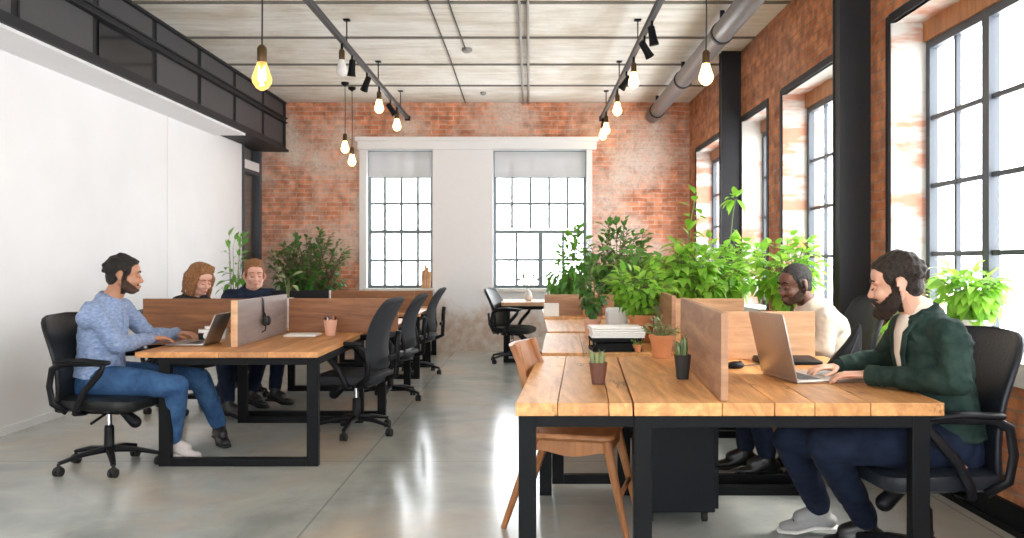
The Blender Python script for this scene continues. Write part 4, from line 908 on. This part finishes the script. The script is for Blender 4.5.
# ------------------------------------------------------------------ people
def remesh(mb, name, mat, parent, voxel, smooth=4, disp=None, fac=.5):
    bmesh.ops.recalc_face_normals(mb.bm, faces=mb.bm.faces)
    me = bpy.data.meshes.new(name + '_src'); mb.bm.to_mesh(me); mb.bm.free()
    o = bpy.data.objects.new(name + '_src', me); C.objects.link(o)
    r = o.modifiers.new('r', 'REMESH'); r.mode = 'VOXEL'; r.voxel_size = voxel; r.adaptivity = 0
    if smooth: s = o.modifiers.new('s', 'SMOOTH'); s.factor = fac; s.iterations = smooth
    bpy.context.view_layer.update(); dg = bpy.context.evaluated_depsgraph_get()
    new = bpy.data.meshes.new_from_object(o.evaluated_get(dg)); bpy.data.objects.remove(o); bpy.data.meshes.remove(me)
    if disp:
        new.update(); nn = [v.normal.copy() for v in new.vertices]
        for v, n in zip(new.vertices, nn):
            d = disp(v.co)
            if d: v.co += n * d
    new.name = name; new.materials.clear(); new.materials.append(M[mat]); new.polygons.foreach_set('use_smooth', [True] * len(new.polygons))
    q = bpy.data.objects.new(name, new); C.objects.link(q); q.parent = parent; return q
def xf(mb, mtx, fn):
    n0 = len(mb.bm.verts); fn(); mb.bm.verts.ensure_lookup_table()
    for v in mb.bm.verts[n0:]: v.co = mtx @ v.co
def head_prims(m, female=False):
    m.ell((-.014, 0, .032), (.093, .073, .084), u=20, v=14)
    m.ell((.018, 0, -.025), (.066, .060, .078), u=18, v=12)
    m.ell((.048, 0, -.088), (.032, .030, .022))
    for s in (-1, 1):
        m.tube([(-.012, .056 * s, -.045), (.02, .045 * s, -.078), (.055, .016 * s, -.094)], [.016, .017, .014], 10, round_ends=True)
        m.ell((.058, .035 * s, -.026), (.026, .024, .026)); m.ell((.068, .028 * s, .026), (.015, .024, .008))
        m.ell((-.020, .081 * s, -.002), (.023, .0085, .032), (0, -.15, .5 * s)); m.ell((-.014, .078 * s, -.028), (.011, .008, .012)); m.ell((.045, 0, .045), (.038, .058, .045))
    m.tube([(.078, 0, .016), (.089, 0, -.006), (.0995, 0, -.025)], [.0085, .0095, .0115], 10, round_ends=True)
    m.ell((.092, .010, -.031), (.011, .009, .008)); m.ell((.092, -.010, -.031), (.011, .009, .008))
    m.ell((.086, 0, -.056), (.012, .023, .0065)); m.ell((.083, 0, -.067), (.012, .020, .007)); m.ell((.078, 0, -.082), (.014, .018, .012))
def person(label, root, rz, J, mats, head_yaw=0, head_pitch=15, hs=1.0, hair='short', beard=None, voxel=.007, wide=1.0, hands=True, sleeve_end=.93, tuck=False, fold=.007, open_front=False, collar=True, shoes=('shoe', 'shoe'), seed=1):
    t = thing('person', label, 'person', (root[0], root[1], 0), rz)
    Wm = Matrix.LocRotScale(Vector((root[0], root[1], 0)), Euler((0, 0, rz)), None).inverted()
    L = {k: Wm @ Vector(v) for k, v in J.items() if not k.endswith('_dir')}
    D = {k: (Wm.to_3x3() @ Vector(v)).normalized() for k, v in J.items() if k.endswith('_dir')}
    P, Ch, N, H = L['pelvis'], L['chest'], L['neck'], L['head']
    up = (N - Ch).normalized()
    sdir = (L['sh_l'] - L['sh_r']).normalized()
    def torso(m, e, lo=-.10, top_=False):
        pts = [P + Vector((0, 0, lo)), P, P.lerp(Ch, .4), P.lerp(Ch, .75), Ch + up * .02, Ch.lerp(N, .62)]
        rad = [(.150 + .018 * top_, .11 + .018 * top_), (.165 + .012 * top_, .12 + .014 * top_), (.150, .108), (.160, .115), (.165, .112), (.115, .085)]
        m.tube(pts, [(a * wide + e, b * wide + e) for a, b in rad], 20, side=sdir, round_ends=True)
        for s in ('l', 'r'):
            m.tube([Ch.lerp(N, .55), L['sh_' + s] - up * .005], [(.058 + e, .058 + e), (.045 + e, .045 + e)], 12, round_ends=True)
            m.tube([Ch, L['sh_' + s] - up * .05], [.075 + e, .055 + e], 12, round_ends=True)
        m.tube([Ch.lerp(N, .6), N + up * (-.02 if top_ and open_front else (-.018 if top_ and collar else .01))], [(.085 + e * .8), (.058 + e * .5)], 14, round_ends=True)
    def arm(m, s, e, end=1.0):
        a, b, c = L['sh_' + s], L['el_' + s], L['wr_' + s]; c2 = b.lerp(c, end)
        m.tube([a, a.lerp(b, .5), b], [.046 + e, .043 + e, .038 + e], 14, round_ends=True)
        m.tube([b, b.lerp(c2, .35), c2], [.040 + e, .040 + e, .0265 + e * (1 if end >= 1 else .9)], 14, round_ends=True)
    def leg(m, s, e, end=1.0):
        a, b, c = L['hip_' + s], L['kn_' + s], L['an_' + s]; c2 = b.lerp(c, end)
        m.tube([a, a.lerp(b, .5), b], [.088 + e, .078 + e, .058 + e], 16, round_ends=True)
        m.tube([b, b.lerp(c2, .3), c2], [.056 + e, .055 + e, .036 + e * 1.4], 16, round_ends=True)
    hd = Matrix.Translation(H) @ Euler((0, R(head_pitch), R(head_yaw)), 'XYZ').to_matrix().to_4x4() @ Matrix.Scale(hs, 4)
    b = MB(); torso(b, -.004)
    for s in 'lr': arm(b, s, -.004); leg(b, s, -.006); b.tube([L['an_' + s] - Vector((0, 0, .03)), L['to_' + s].lerp(L['an_' + s], .3)], [.024, .014], 10, round_ends=True)
    b.tube([N - up * .02, N.lerp(H, .4), hd @ Vector((-.025, 0, -.03))], [.060, .054, .055 * hs], 16, round_ends=True)
    xf(b, hd, lambda: head_prims(b))
    for s in 'lr':
        w = L['wr_' + s]; f = D['hand_' + s + '_dir']; dn = Vector((0, 0, -1)); dn = (dn - f * dn.dot(f)).normalized()
        sd = f.cross(dn).normalized() * (1 if s == 'l' else -1)      # thumb side
        if abs(sd.dot(sdir)) > 0 and (sd.dot(sdir) > 0) == (s == 'l'): sd = -sd
        k = w + f * .085
        b.tube([w - f * .02, w + f * .03, k], [(.026, .019), (.036, .0155), (.040, .0125)], 14, side=sd, round_ends=True)
        for i, (o_, ln) in enumerate(((.030, .070), (.010, .079), (-.011, .073), (-.031, .057))):
            p0 = k + sd * o_ - f * .012; ff = (f + sd * o_ * 4).normalized(); c1 = (ff + dn * .12 * (1 + .4 * i)).normalized(); c2 = (ff + dn * .75).normalized(); c3 = (ff + dn * 1.3).normalized()
            p1 = p0 + c1 * ln * .5; p2 = p1 + c2 * ln * .32; p3 = p2 + c3 * ln * .26
            b.tube([p0, p1, p2, p3], [.0092, .0088, .0080, .0066], 8, round_ends=True)
        q0 = w + f * .022 + sd * .026; q1 = q0 + (f * .55 + sd * .7 + dn * .35).normalized() * .040; q2 = q1 + (f * .9 + sd * .25 + dn * .3).normalized() * .030; q3 = q2 + (f + dn * .2).normalized() * .022
        b.tube([q0, q1, q2, q3], [.014, .0105, .0095, .0075], 8, round_ends=True)
    bo = remesh(b, 'body', mats['skin'], t, voxel, 2)
    if beard:
        bo.data.materials.append(M['beard' if beard > 1 else 'stubble']); hi = hd.inverted()
        for p in bo.data.polygons:
            l = hi @ p.center
            if l.length > .2: continue
            ay = abs(l.y); zb = -.012 - .72 * l.x
            jaw = l.z < zb and l.x > -.012 and l.z > -.112 and not (l.x > .078 and ay < .020 and l.z > -.073)
            stache = l.x > .074 and ay < .034 and -.053 < l.z < -.041
            side = -.008 < l.x < .018 and ay > .05 and -.04 < l.z < .03
            if jaw or stache or side: p.material_index = 1
    rs = random.Random(seed)
    def folds(c):
        a = noise.noise(c * 9 + Vector((seed, 0, 0))); bb = noise.noise(Vector((c.x * 16 + c.z * 10, c.y * 9, c.z * 24 - c.x * 12)))
        return fold * (a * .6 + (1 - abs(bb) * 2.4) * .55 - .2)
    m = MB(); torso(m, .016, lo=-.0, top_=True)
    for s in 'lr': arm(m, s, .013, sleeve_end); m.tube([Ch.lerp(N, .25), L['sh_' + s] - up * .03, L['sh_' + s].lerp(L['el_' + s], .35)], [.08, .060, .056], 12, round_ends=True)
    if collar:
        cp = [N + up * .015 + (sdir * math.cos(a) * .066 + sdir.cross(up) * math.sin(a) * .064) + up * .012 * math.cos(a * 1) * 0 for a in [2 * PI * k / 16 for k in range(17)]]
        m.tube([c - up * .03 for c in cp], .011, 8)
    if collar:
        fv = up.cross(sdir) if up.cross(sdir).x > 0 else sdir.cross(up)
        cm = MB(); rings = []
        for rad_, hh, tip in ((.066, .024, 0), (.071, .034, 0), (.091, -.004, .034), (.086, -.010, .032)):
            ring = []
            for k in range(29):
                a = R(22) + (2 * PI - R(44)) * k / 28; ft = max(0, math.cos(a)) ** 3
                ring.append(N + up * (hh - tip * ft * 1.3 - .018 * max(0, math.cos(a))) + (fv * math.cos(a) + sdir * math.sin(a)) * (rad_ + .006 * ft))
            rings.append(ring)
        cm.loft(rings + [rings[0]], caps=False, closed=False)
        cm.done('collar', mats['top'], t, True)
    top = remesh(m, mats.get('top_name', 'shirt'), mats['top'], t, max(.007, voxel * 1.1), 9, folds)
    for s in 'lr':      # cuffs
        q = MB(); a, c = L['el_' + s], L['wr_' + s]; u0 = a.lerp(c, sleeve_end - .09); u1 = a.lerp(c, sleeve_end + .03)
        q.tube([u0, u1], .0430 if open_front else .041, 16); q.done('cuff', mats['top'], t, 'auto')
    if open_front:
        # pale undershirt showing between the jacket's open edges
        fr = up.cross(sdir) if up.cross(sdir).x > 0 else sdir.cross(up)
        m = MB(); pts = [P.lerp(Ch, .35) + fr * .126, P.lerp(Ch, .75) + fr * .132, Ch + fr * .128 + up * .03, Ch.lerp(N, .7) + fr * .098, N + fr * .062 + up * .004]
        m.tube(pts, [(.010, .008), (.018, .012), (.030, .016), (.040, .022), (.046, .028)], 12, side=sdir, round_ends=True); m.tube([N - up * .02, N + up * .018], [.072, .064], 16, round_ends=True); remesh(m, 'undershirt', 'tshirt', t, .006, 3)
        for k in (-1, 1):
            m = MB(); pts = [P.lerp(Ch, .2) + fr * .128 + sdir * .012 * k, P.lerp(Ch, .75) + fr * .136 + sdir * .030 * k, Ch + fr * .134 + up * .03 + sdir * .040 * k, Ch.lerp(N, .75) + fr * .104 + sdir * .056 * k, N + fr * .03 + up * .012 + sdir * .072 * k, N - fr * .05 + up * .03 + sdir * .055 * k]
            m.tube(pts, [(.014, .006), (.017, .006), (.02, .007), (.02, .008), (.016, .01), (.014, .01)], 8, side=sdir, round_ends=True); m.done('lapel', mats['top'], t, True)
    else:
        m = MB(); fr = up.cross(sdir) if up.cross(sdir).x > 0 else sdir.cross(up)
        m.tube([P.lerp(Ch, .2) + fr * .124 * wide, P.lerp(Ch, .75) + fr * .132 * wide, Ch + fr * .128 * wide + up * .03, Ch.lerp(N, .8) + fr * .09], [(.014, .004)] * 4, 8, side=sdir); m.done('button_placket', mats['top'], t, True)
    m = MB(); m.tube([P + Vector((-.02, 0, -.05)), P + Vector((0, 0, .06))], [(.160, .122), (.150, .112)], 20, side=sdir, round_ends=True)
    for s in 'lr': leg(m, s, .014, .93)
    remesh(m, 'trousers', mats['bottom'], t, .010, 3, lambda c: .55 * folds(c * .8))
    for s, sm in zip('lr', shoes):
        a, to = L['an_' + s], L['to_' + s]; f = (to - a); f.z = 0; f.normalize(); g_ = Vector((a.x, a.y, to.z)); pitch = to.z - .03
        m = MB(); m.tube([a - f * .045 + Vector((0, 0, -.055)), a + f * .03 + Vector((0, 0, -.052)), to - f * .06 + Vector((0, 0, .012)), to + Vector((0, 0, .004))], [(.036, .03), (.042, .034), (.044, .028), (.036, .022)], 14, side=f.cross(Vector((0, 0, 1))), round_ends=True)
        m.tube([a + Vector((0, 0, -.04)), a + Vector((0, 0, .012))], [.046, .044], 14, round_ends=True); m.tube([a + Vector((0, 0, -.02)), a.lerp(to, .55) + Vector((0, 0, .006))], [.042, .034], 14, round_ends=True); sh = remesh(m, 'shoe', sm, t, .007, 3)
        m = MB(); m.tube([a - f * .075 + Vector((0, 0, -.088)), a + f * .03 + Vector((0, 0, -.088)), to - f * .05 + Vector((0, 0, -.016)), to + f * .02 + Vector((0, 0, -.016))], [(.03, .011), (.040, .011), (.047, .011), (.034, .011)], 14, side=f.cross(Vector((0, 0, 1))), round_ends=True)
        m.done('sole', 'sole' if sm in ('sneaker', 'shoe_grey') else 'rubber', sh, True)
        m = MB()
        for k in range(4): c = a.lerp(to, .35 + .13 * k) + Vector((0, 0, .022 - .004 * k)); sv = f.cross(Vector((0, 0, 1))); m.tube([c - sv * .022, c + Vector((0, 0, .008)), c + sv * .022], .003, 5)
        m.done('laces', 'sole' if sm == 'sneaker' else 'black', sh)
    # hair
    m = MB()
    def hp():
        if hair == 'short':
            m.ell((-.026, 0, .048), (.096, .078, .083), u=20, v=14); m.ell((-.058, 0, -.012), (.050, .064, .058))
            for sd_ in (-1, 1): m.ell((.008, .062 * sd_, .034), (.030, .0125, .036)); m.tube([(.022, -.069 * sd_, .045), (.012, -.0725 * sd_, .012), (.006, -.0725 * sd_, -.022)], [.011, .007, .005], 8, round_ends=True)
            for k in range(64):      # locks swept up and back from the hairline
                y0 = -.062 + .124 * rs.random(); q = y0 / .07; x0 = .062 - .05 * q * q + rs.uniform(-.006, .004); z0 = .088 - .030 * q * q + rs.uniform(-.004, .006)
                ln = rs.uniform(.3, 1.0); pts = []
                for i in range(5):
                    a = (i / 4) * ln * 1.7; pts.append((x0 - .085 * math.sin(a) * 1.1 - .02 * (1 - math.cos(a)), y0 * (1 + .12 * math.sin(a)) + rs.uniform(-.005, .005), z0 + .046 * math.sin(a * 1.15) + rs.uniform(-.004, .004) - .055 * max(0, a - 1.1)))
                m.tube(pts, [.010, .012, .012, .010, .006], 6, round_ends=True)
            for k in range(40):
                a = rs.uniform(1.9, 4.4); z = rs.uniform(-.3, .9); r = math.sqrt(1 - z * z); m.ell((-.030 + .092 * r * math.cos(a), .074 * r * math.sin(a), .040 + .082 * z), [rs.uniform(.010, .015)] * 3, u=8, v=6)
        elif hair == 'cropped':
            m.ell((-.022, 0, .040), (.096, .0765, .086), u=20, v=14); m.ell((-.052, 0, -.015), (.050, .064, .055)); m.tube([(.012, -.070, .03), (.0, -.072, -.015)], [.010, .006], 8, round_ends=True); m.tube([(.012, .070, .03), (.0, .072, -.015)], [.010, .006], 8, round_ends=True)
        elif hair == 'bob':
            m.ell((-.03, 0, .05), (.104, .095, .088), u=20, v=14); m.ell((-.055, 0, -.03), (.07, .095, .10))
            for k in range(90):      # wavy locks from the parting down to the jaw
                a0 = rs.uniform(.75, 2 * PI - .75); rr = rs.uniform(.9, 1.08); pts = []; ph = rs.uniform(0, 6)
                for i in range(7):
                    u = i / 6; sp = min(1, .25 + 1.6 * u) * rr; z = .135 - .02 * rr - .25 * u ** 1.3 * rs.uniform(.9, 1)
                    pts.append((-.030 + .098 * sp * math.cos(a0) + .008 * math.sin(9 * u + ph), .100 * sp * math.sin(a0) + .008 * math.cos(9 * u + ph), z))
                m.tube(pts, [.012, .014, .015, .015, .014, .012, .007], 6, round_ends=True)
            for k in range(14): m.tube([(.0, -.02 + .003 * k, .135), (.045, -.055 + .009 * k, .12), (.062, -.062 + .009 * k, .085)], [.012, .012, .006], 6, round_ends=True)
    xf(m, hd, hp); inv = hd.inverted()
    remesh(m, 'hair', mats['hair'], t, .0065, 1, lambda c: .0025 * noise.noise(c * 80))
    if beard and beard > 1:
        m = MB(); k_ = beard
        def bp():
            for s in (-1, 1):
                m.tube([(.004, .070 * s, -.005), (.004, .066 * s, -.045), (.025, .052 * s, -.082), (.062, .026 * s, -.104)], [.007, .014 * k_, .020 * k_, .022 * k_], 10, round_ends=True)
                m.tube([(.030, .048 * s, -.062), (.06, .036 * s, -.078)], [.013 * k_, .016 * k_], 8, round_ends=True)
                m.tube([(.099, .003 * s, -.046), (.092, .020 * s, -.052), (.078, .030 * s, -.072), (.072, .03 * s, -.09)], [.0065, .0068, .009 * k_, .012 * k_], 8, round_ends=True)
            m.ell((.066, 0, -.100), (.034 * k_, .032, .026 * k_)); m.ell((.082, 0, -.083), (.010, .012, .008))
        xf(m, hd, bp); remesh(m, 'beard', 'beard' if mats['hair'] != 'hair_red' else 'hair_red', t, .0055, 1, lambda c: .003 * noise.noise(c * 90))
    # eyes, brows, mouth
    hl = lambda mb, nm, mt: mb.done(nm, mt, t, True)
    for s in (-1, 1):
        m = MB(); xf(m, hd, lambda: m.ell((.0755, .030 * s, .004), (.011, .014, .0085))); ey = hl(m, 'eyelid', mats['skin'])
        m = MB(); xf(m, hd, lambda: m.tube([(.079, .043 * s, .0035), (.0868, .030 * s, -.0035), (.084, .018 * s, -.001)], [.0016, .0028, .0014], 6)); hl(m, 'eyelashes', 'lash')
        m = MB(); xf(m, hd, lambda: m.tube([(.085, .013 * s, .029), (.0845, .030 * s, .036), (.071, .048 * s, .029)], [(.004, .004), (.005, .0045), (.003, .003)], 8, round_ends=True)); hl(m, 'eyebrow', mats['hair'] if mats['hair'] != 'hair_grey' else 'hair_k')
    m = MB(); xf(m, hd, lambda: (m.ell((.0945, 0, -.0585), (.006, .019, .0035)), m.ell((.092, 0, -.066), (.006, .016, .0045)))); hl(m, 'lips', mats['lip'])
    return t
M['stubble'] = hair_mat('stubble', (.030, .014, .008), (.085, .042, .025)) ; M['lip_dark'] = plain('lip_dark', (.16, .06, .05), .5); M['lip_red'] = plain('lip_red', (.55, .12, .1), .4)
# E: man in green jacket
person('bearded man in dark green jacket typing on the large silver laptop', (1.66, 3.33), R(174), dict(
    pelvis=(1.67, 3.34, .555), chest=(1.61, 3.33, .90), neck=(1.565, 3.33, 1.035), head=(1.468, 3.34, 1.158),
    sh_l=(1.595, 3.155, .985), sh_r=(1.585, 3.505, .985), el_l=(1.60, 3.10, .80), el_r=(1.58, 3.70, .82), wr_l=(1.385, 3.42, .785), wr_r=(1.365, 3.68, .785),
    hand_l_dir=(-.9, .40, -.02), hand_r_dir=(-.96, -.12, -.02), hip_l=(1.64, 3.25, .54), hip_r=(1.64, 3.43, .54), kn_l=(1.16, 3.27, .53), kn_r=(1.10, 3.52, .50),
    an_l=(1.46, 3.60, .125), an_r=(1.33, 3.80, .125), to_l=(1.30, 3.63, .028), to_r=(1.17, 3.83, .028)),
    dict(skin='skin_e', top='jacket', top_name='jacket', bottom='denim_d', hair='hair_br', lip='lip'), head_yaw=-17, head_pitch=12, hair='short', beard=1.25, voxel=.0048, open_front=True, fold=.009, shoes=('shoe', 'shoe_grey'), seed=3)
# D: man in cream shirt
person('man in cream shirt with short dark hair, sitting behind the pale oak divider', (1.72, 4.82), R(180), dict(
    pelvis=(1.74, 4.82, .55), chest=(1.69, 4.82, .86), neck=(1.63, 4.81, .985), head=(1.525, 4.79, 1.115),
    sh_l=(1.66, 4.62, .94), sh_r=(1.66, 5.0, .94), el_l=(1.62, 4.57, .77), el_r=(1.60, 5.05, .79), wr_l=(1.38, 4.75, .785), wr_r=(1.38, 4.95, .785),
    hand_l_dir=(-1, .1, 0), hand_r_dir=(-1, -.1, 0), hip_l=(1.72, 4.73, .53), hip_r=(1.72, 4.91, .53), kn_l=(1.28, 4.75, .52), kn_r=(1.28, 4.95, .52),
    an_l=(1.38, 4.82, .125), an_r=(1.30, 5.0, .125), to_l=(1.22, 4.83, .028), to_r=(1.14, 5.01, .028)),
    dict(skin='skin_d', top='cream', bottom='navy', hair='hair_grey', lip='lip_dark'), head_yaw=18, head_pitch=12, hair='cropped', beard=.6, voxel=.008, seed=5, wide=1.22)
# A: man in blue shirt
person('bearded man in mottled blue shirt and jeans working on a silver laptop', (-2.62, 5.12), R(6), dict(
    pelvis=(-2.66, 5.12, .55), chest=(-2.63, 5.12, .88), neck=(-2.585, 5.12, 1.02), head=(-2.50, 5.12, 1.165),
    sh_l=(-2.61, 5.31, .965), sh_r=(-2.61, 4.94, .965), el_l=(-2.50, 5.46, .76), el_r=(-2.50, 5.02, .745), wr_l=(-2.40, 5.66, .765), wr_r=(-2.43, 5.32, .762),
    hand_l_dir=(.98, -.15, 0), hand_r_dir=(.8, .6, -.02), hip_l=(-2.62, 5.21, .53), hip_r=(-2.62, 5.03, .53), kn_l=(-2.15, 5.40, .49), kn_r=(-2.17, 5.10, .49),
    an_l=(-2.12, 5.66, .14), an_r=(-2.24, 5.20, .13), to_l=(-2.04, 5.56, .035), to_r=(-2.09, 5.22, .03)),
    dict(skin='skin_a', top='shirt', bottom='denim', hair='hair_k', lip='lip'), head_yaw=17, head_pitch=6, hair='short', beard=.5, voxel=.0055, seed=7, shoes=('shoe', 'sneaker'))
# B: woman
person('woman with curly auburn hair in black top, looking down behind the dark brown divider', (-2.93, 7.0), R(-14), dict(
    pelvis=(-2.95, 7.0, .54), chest=(-2.88, 6.98, .84), neck=(-2.82, 6.95, .97), head=(-2.74, 6.91, 1.10),
    sh_l=(-2.80, 7.12, .92), sh_r=(-2.88, 6.80, .92), el_l=(-2.66, 7.16, .76), el_r=(-2.70, 6.76, .76), wr_l=(-2.46, 7.05, .75), wr_r=(-2.46, 6.82, .75),
    hand_l_dir=(1, -.2, 0), hand_r_dir=(1, .1, 0), hip_l=(-2.90, 7.08, .53), hip_r=(-2.92, 6.92, .53), kn_l=(-2.47, 7.02, .50), kn_r=(-2.50, 6.78, .50),
    an_l=(-2.55, 6.82, .13), an_r=(-2.40, 6.60, .125), to_l=(-2.41, 6.80, .03), to_r=(-2.25, 6.58, .03)),
    dict(skin='skin_b', top='blackcloth', top_name='top', bottom='denim_d', hair='hair_red', lip='lip_red'), head_yaw=-22, head_pitch=22, hs=1.04, hair='bob', voxel=.008, wide=.9, collar=False, seed=9)
# C: man in navy
person('man with short reddish hair in dark navy jumper, seated facing the viewpoint', (-2.66, 7.74), R(-40), dict(
    pelvis=(-2.66, 7.74, .55), chest=(-2.59, 7.66, .86), neck=(-2.55, 7.60, 1.0), head=(-2.50, 7.53, 1.125),
    sh_l=(-2.40, 7.72, .95), sh_r=(-2.72, 7.50, .95), el_l=(-2.28, 7.62, .78), el_r=(-2.72, 7.30, .78), wr_l=(-2.20, 7.42, .75), wr_r=(-2.50, 7.22, .75),
    hand_l_dir=(-.3, -1, 0), hand_r_dir=(.9, -.3, 0), hip_l=(-2.58, 7.76, .53), hip_r=(-2.70, 7.66, .53), kn_l=(-2.26, 7.48, .50), kn_r=(-2.36, 7.34, .50),
    an_l=(-2.24, 7.28, .125), an_r=(-2.40, 7.14, .125), to_l=(-2.10, 7.24, .03), to_r=(-2.26, 7.08, .03)),
    dict(skin='skin_b', top='navy', top_name='jumper', bottom='denim_d', hair='hair_red', lip='lip'), head_yaw=-24, head_pitch=4, hs=1.1, hair='short', beard=None, voxel=.008, seed=11)
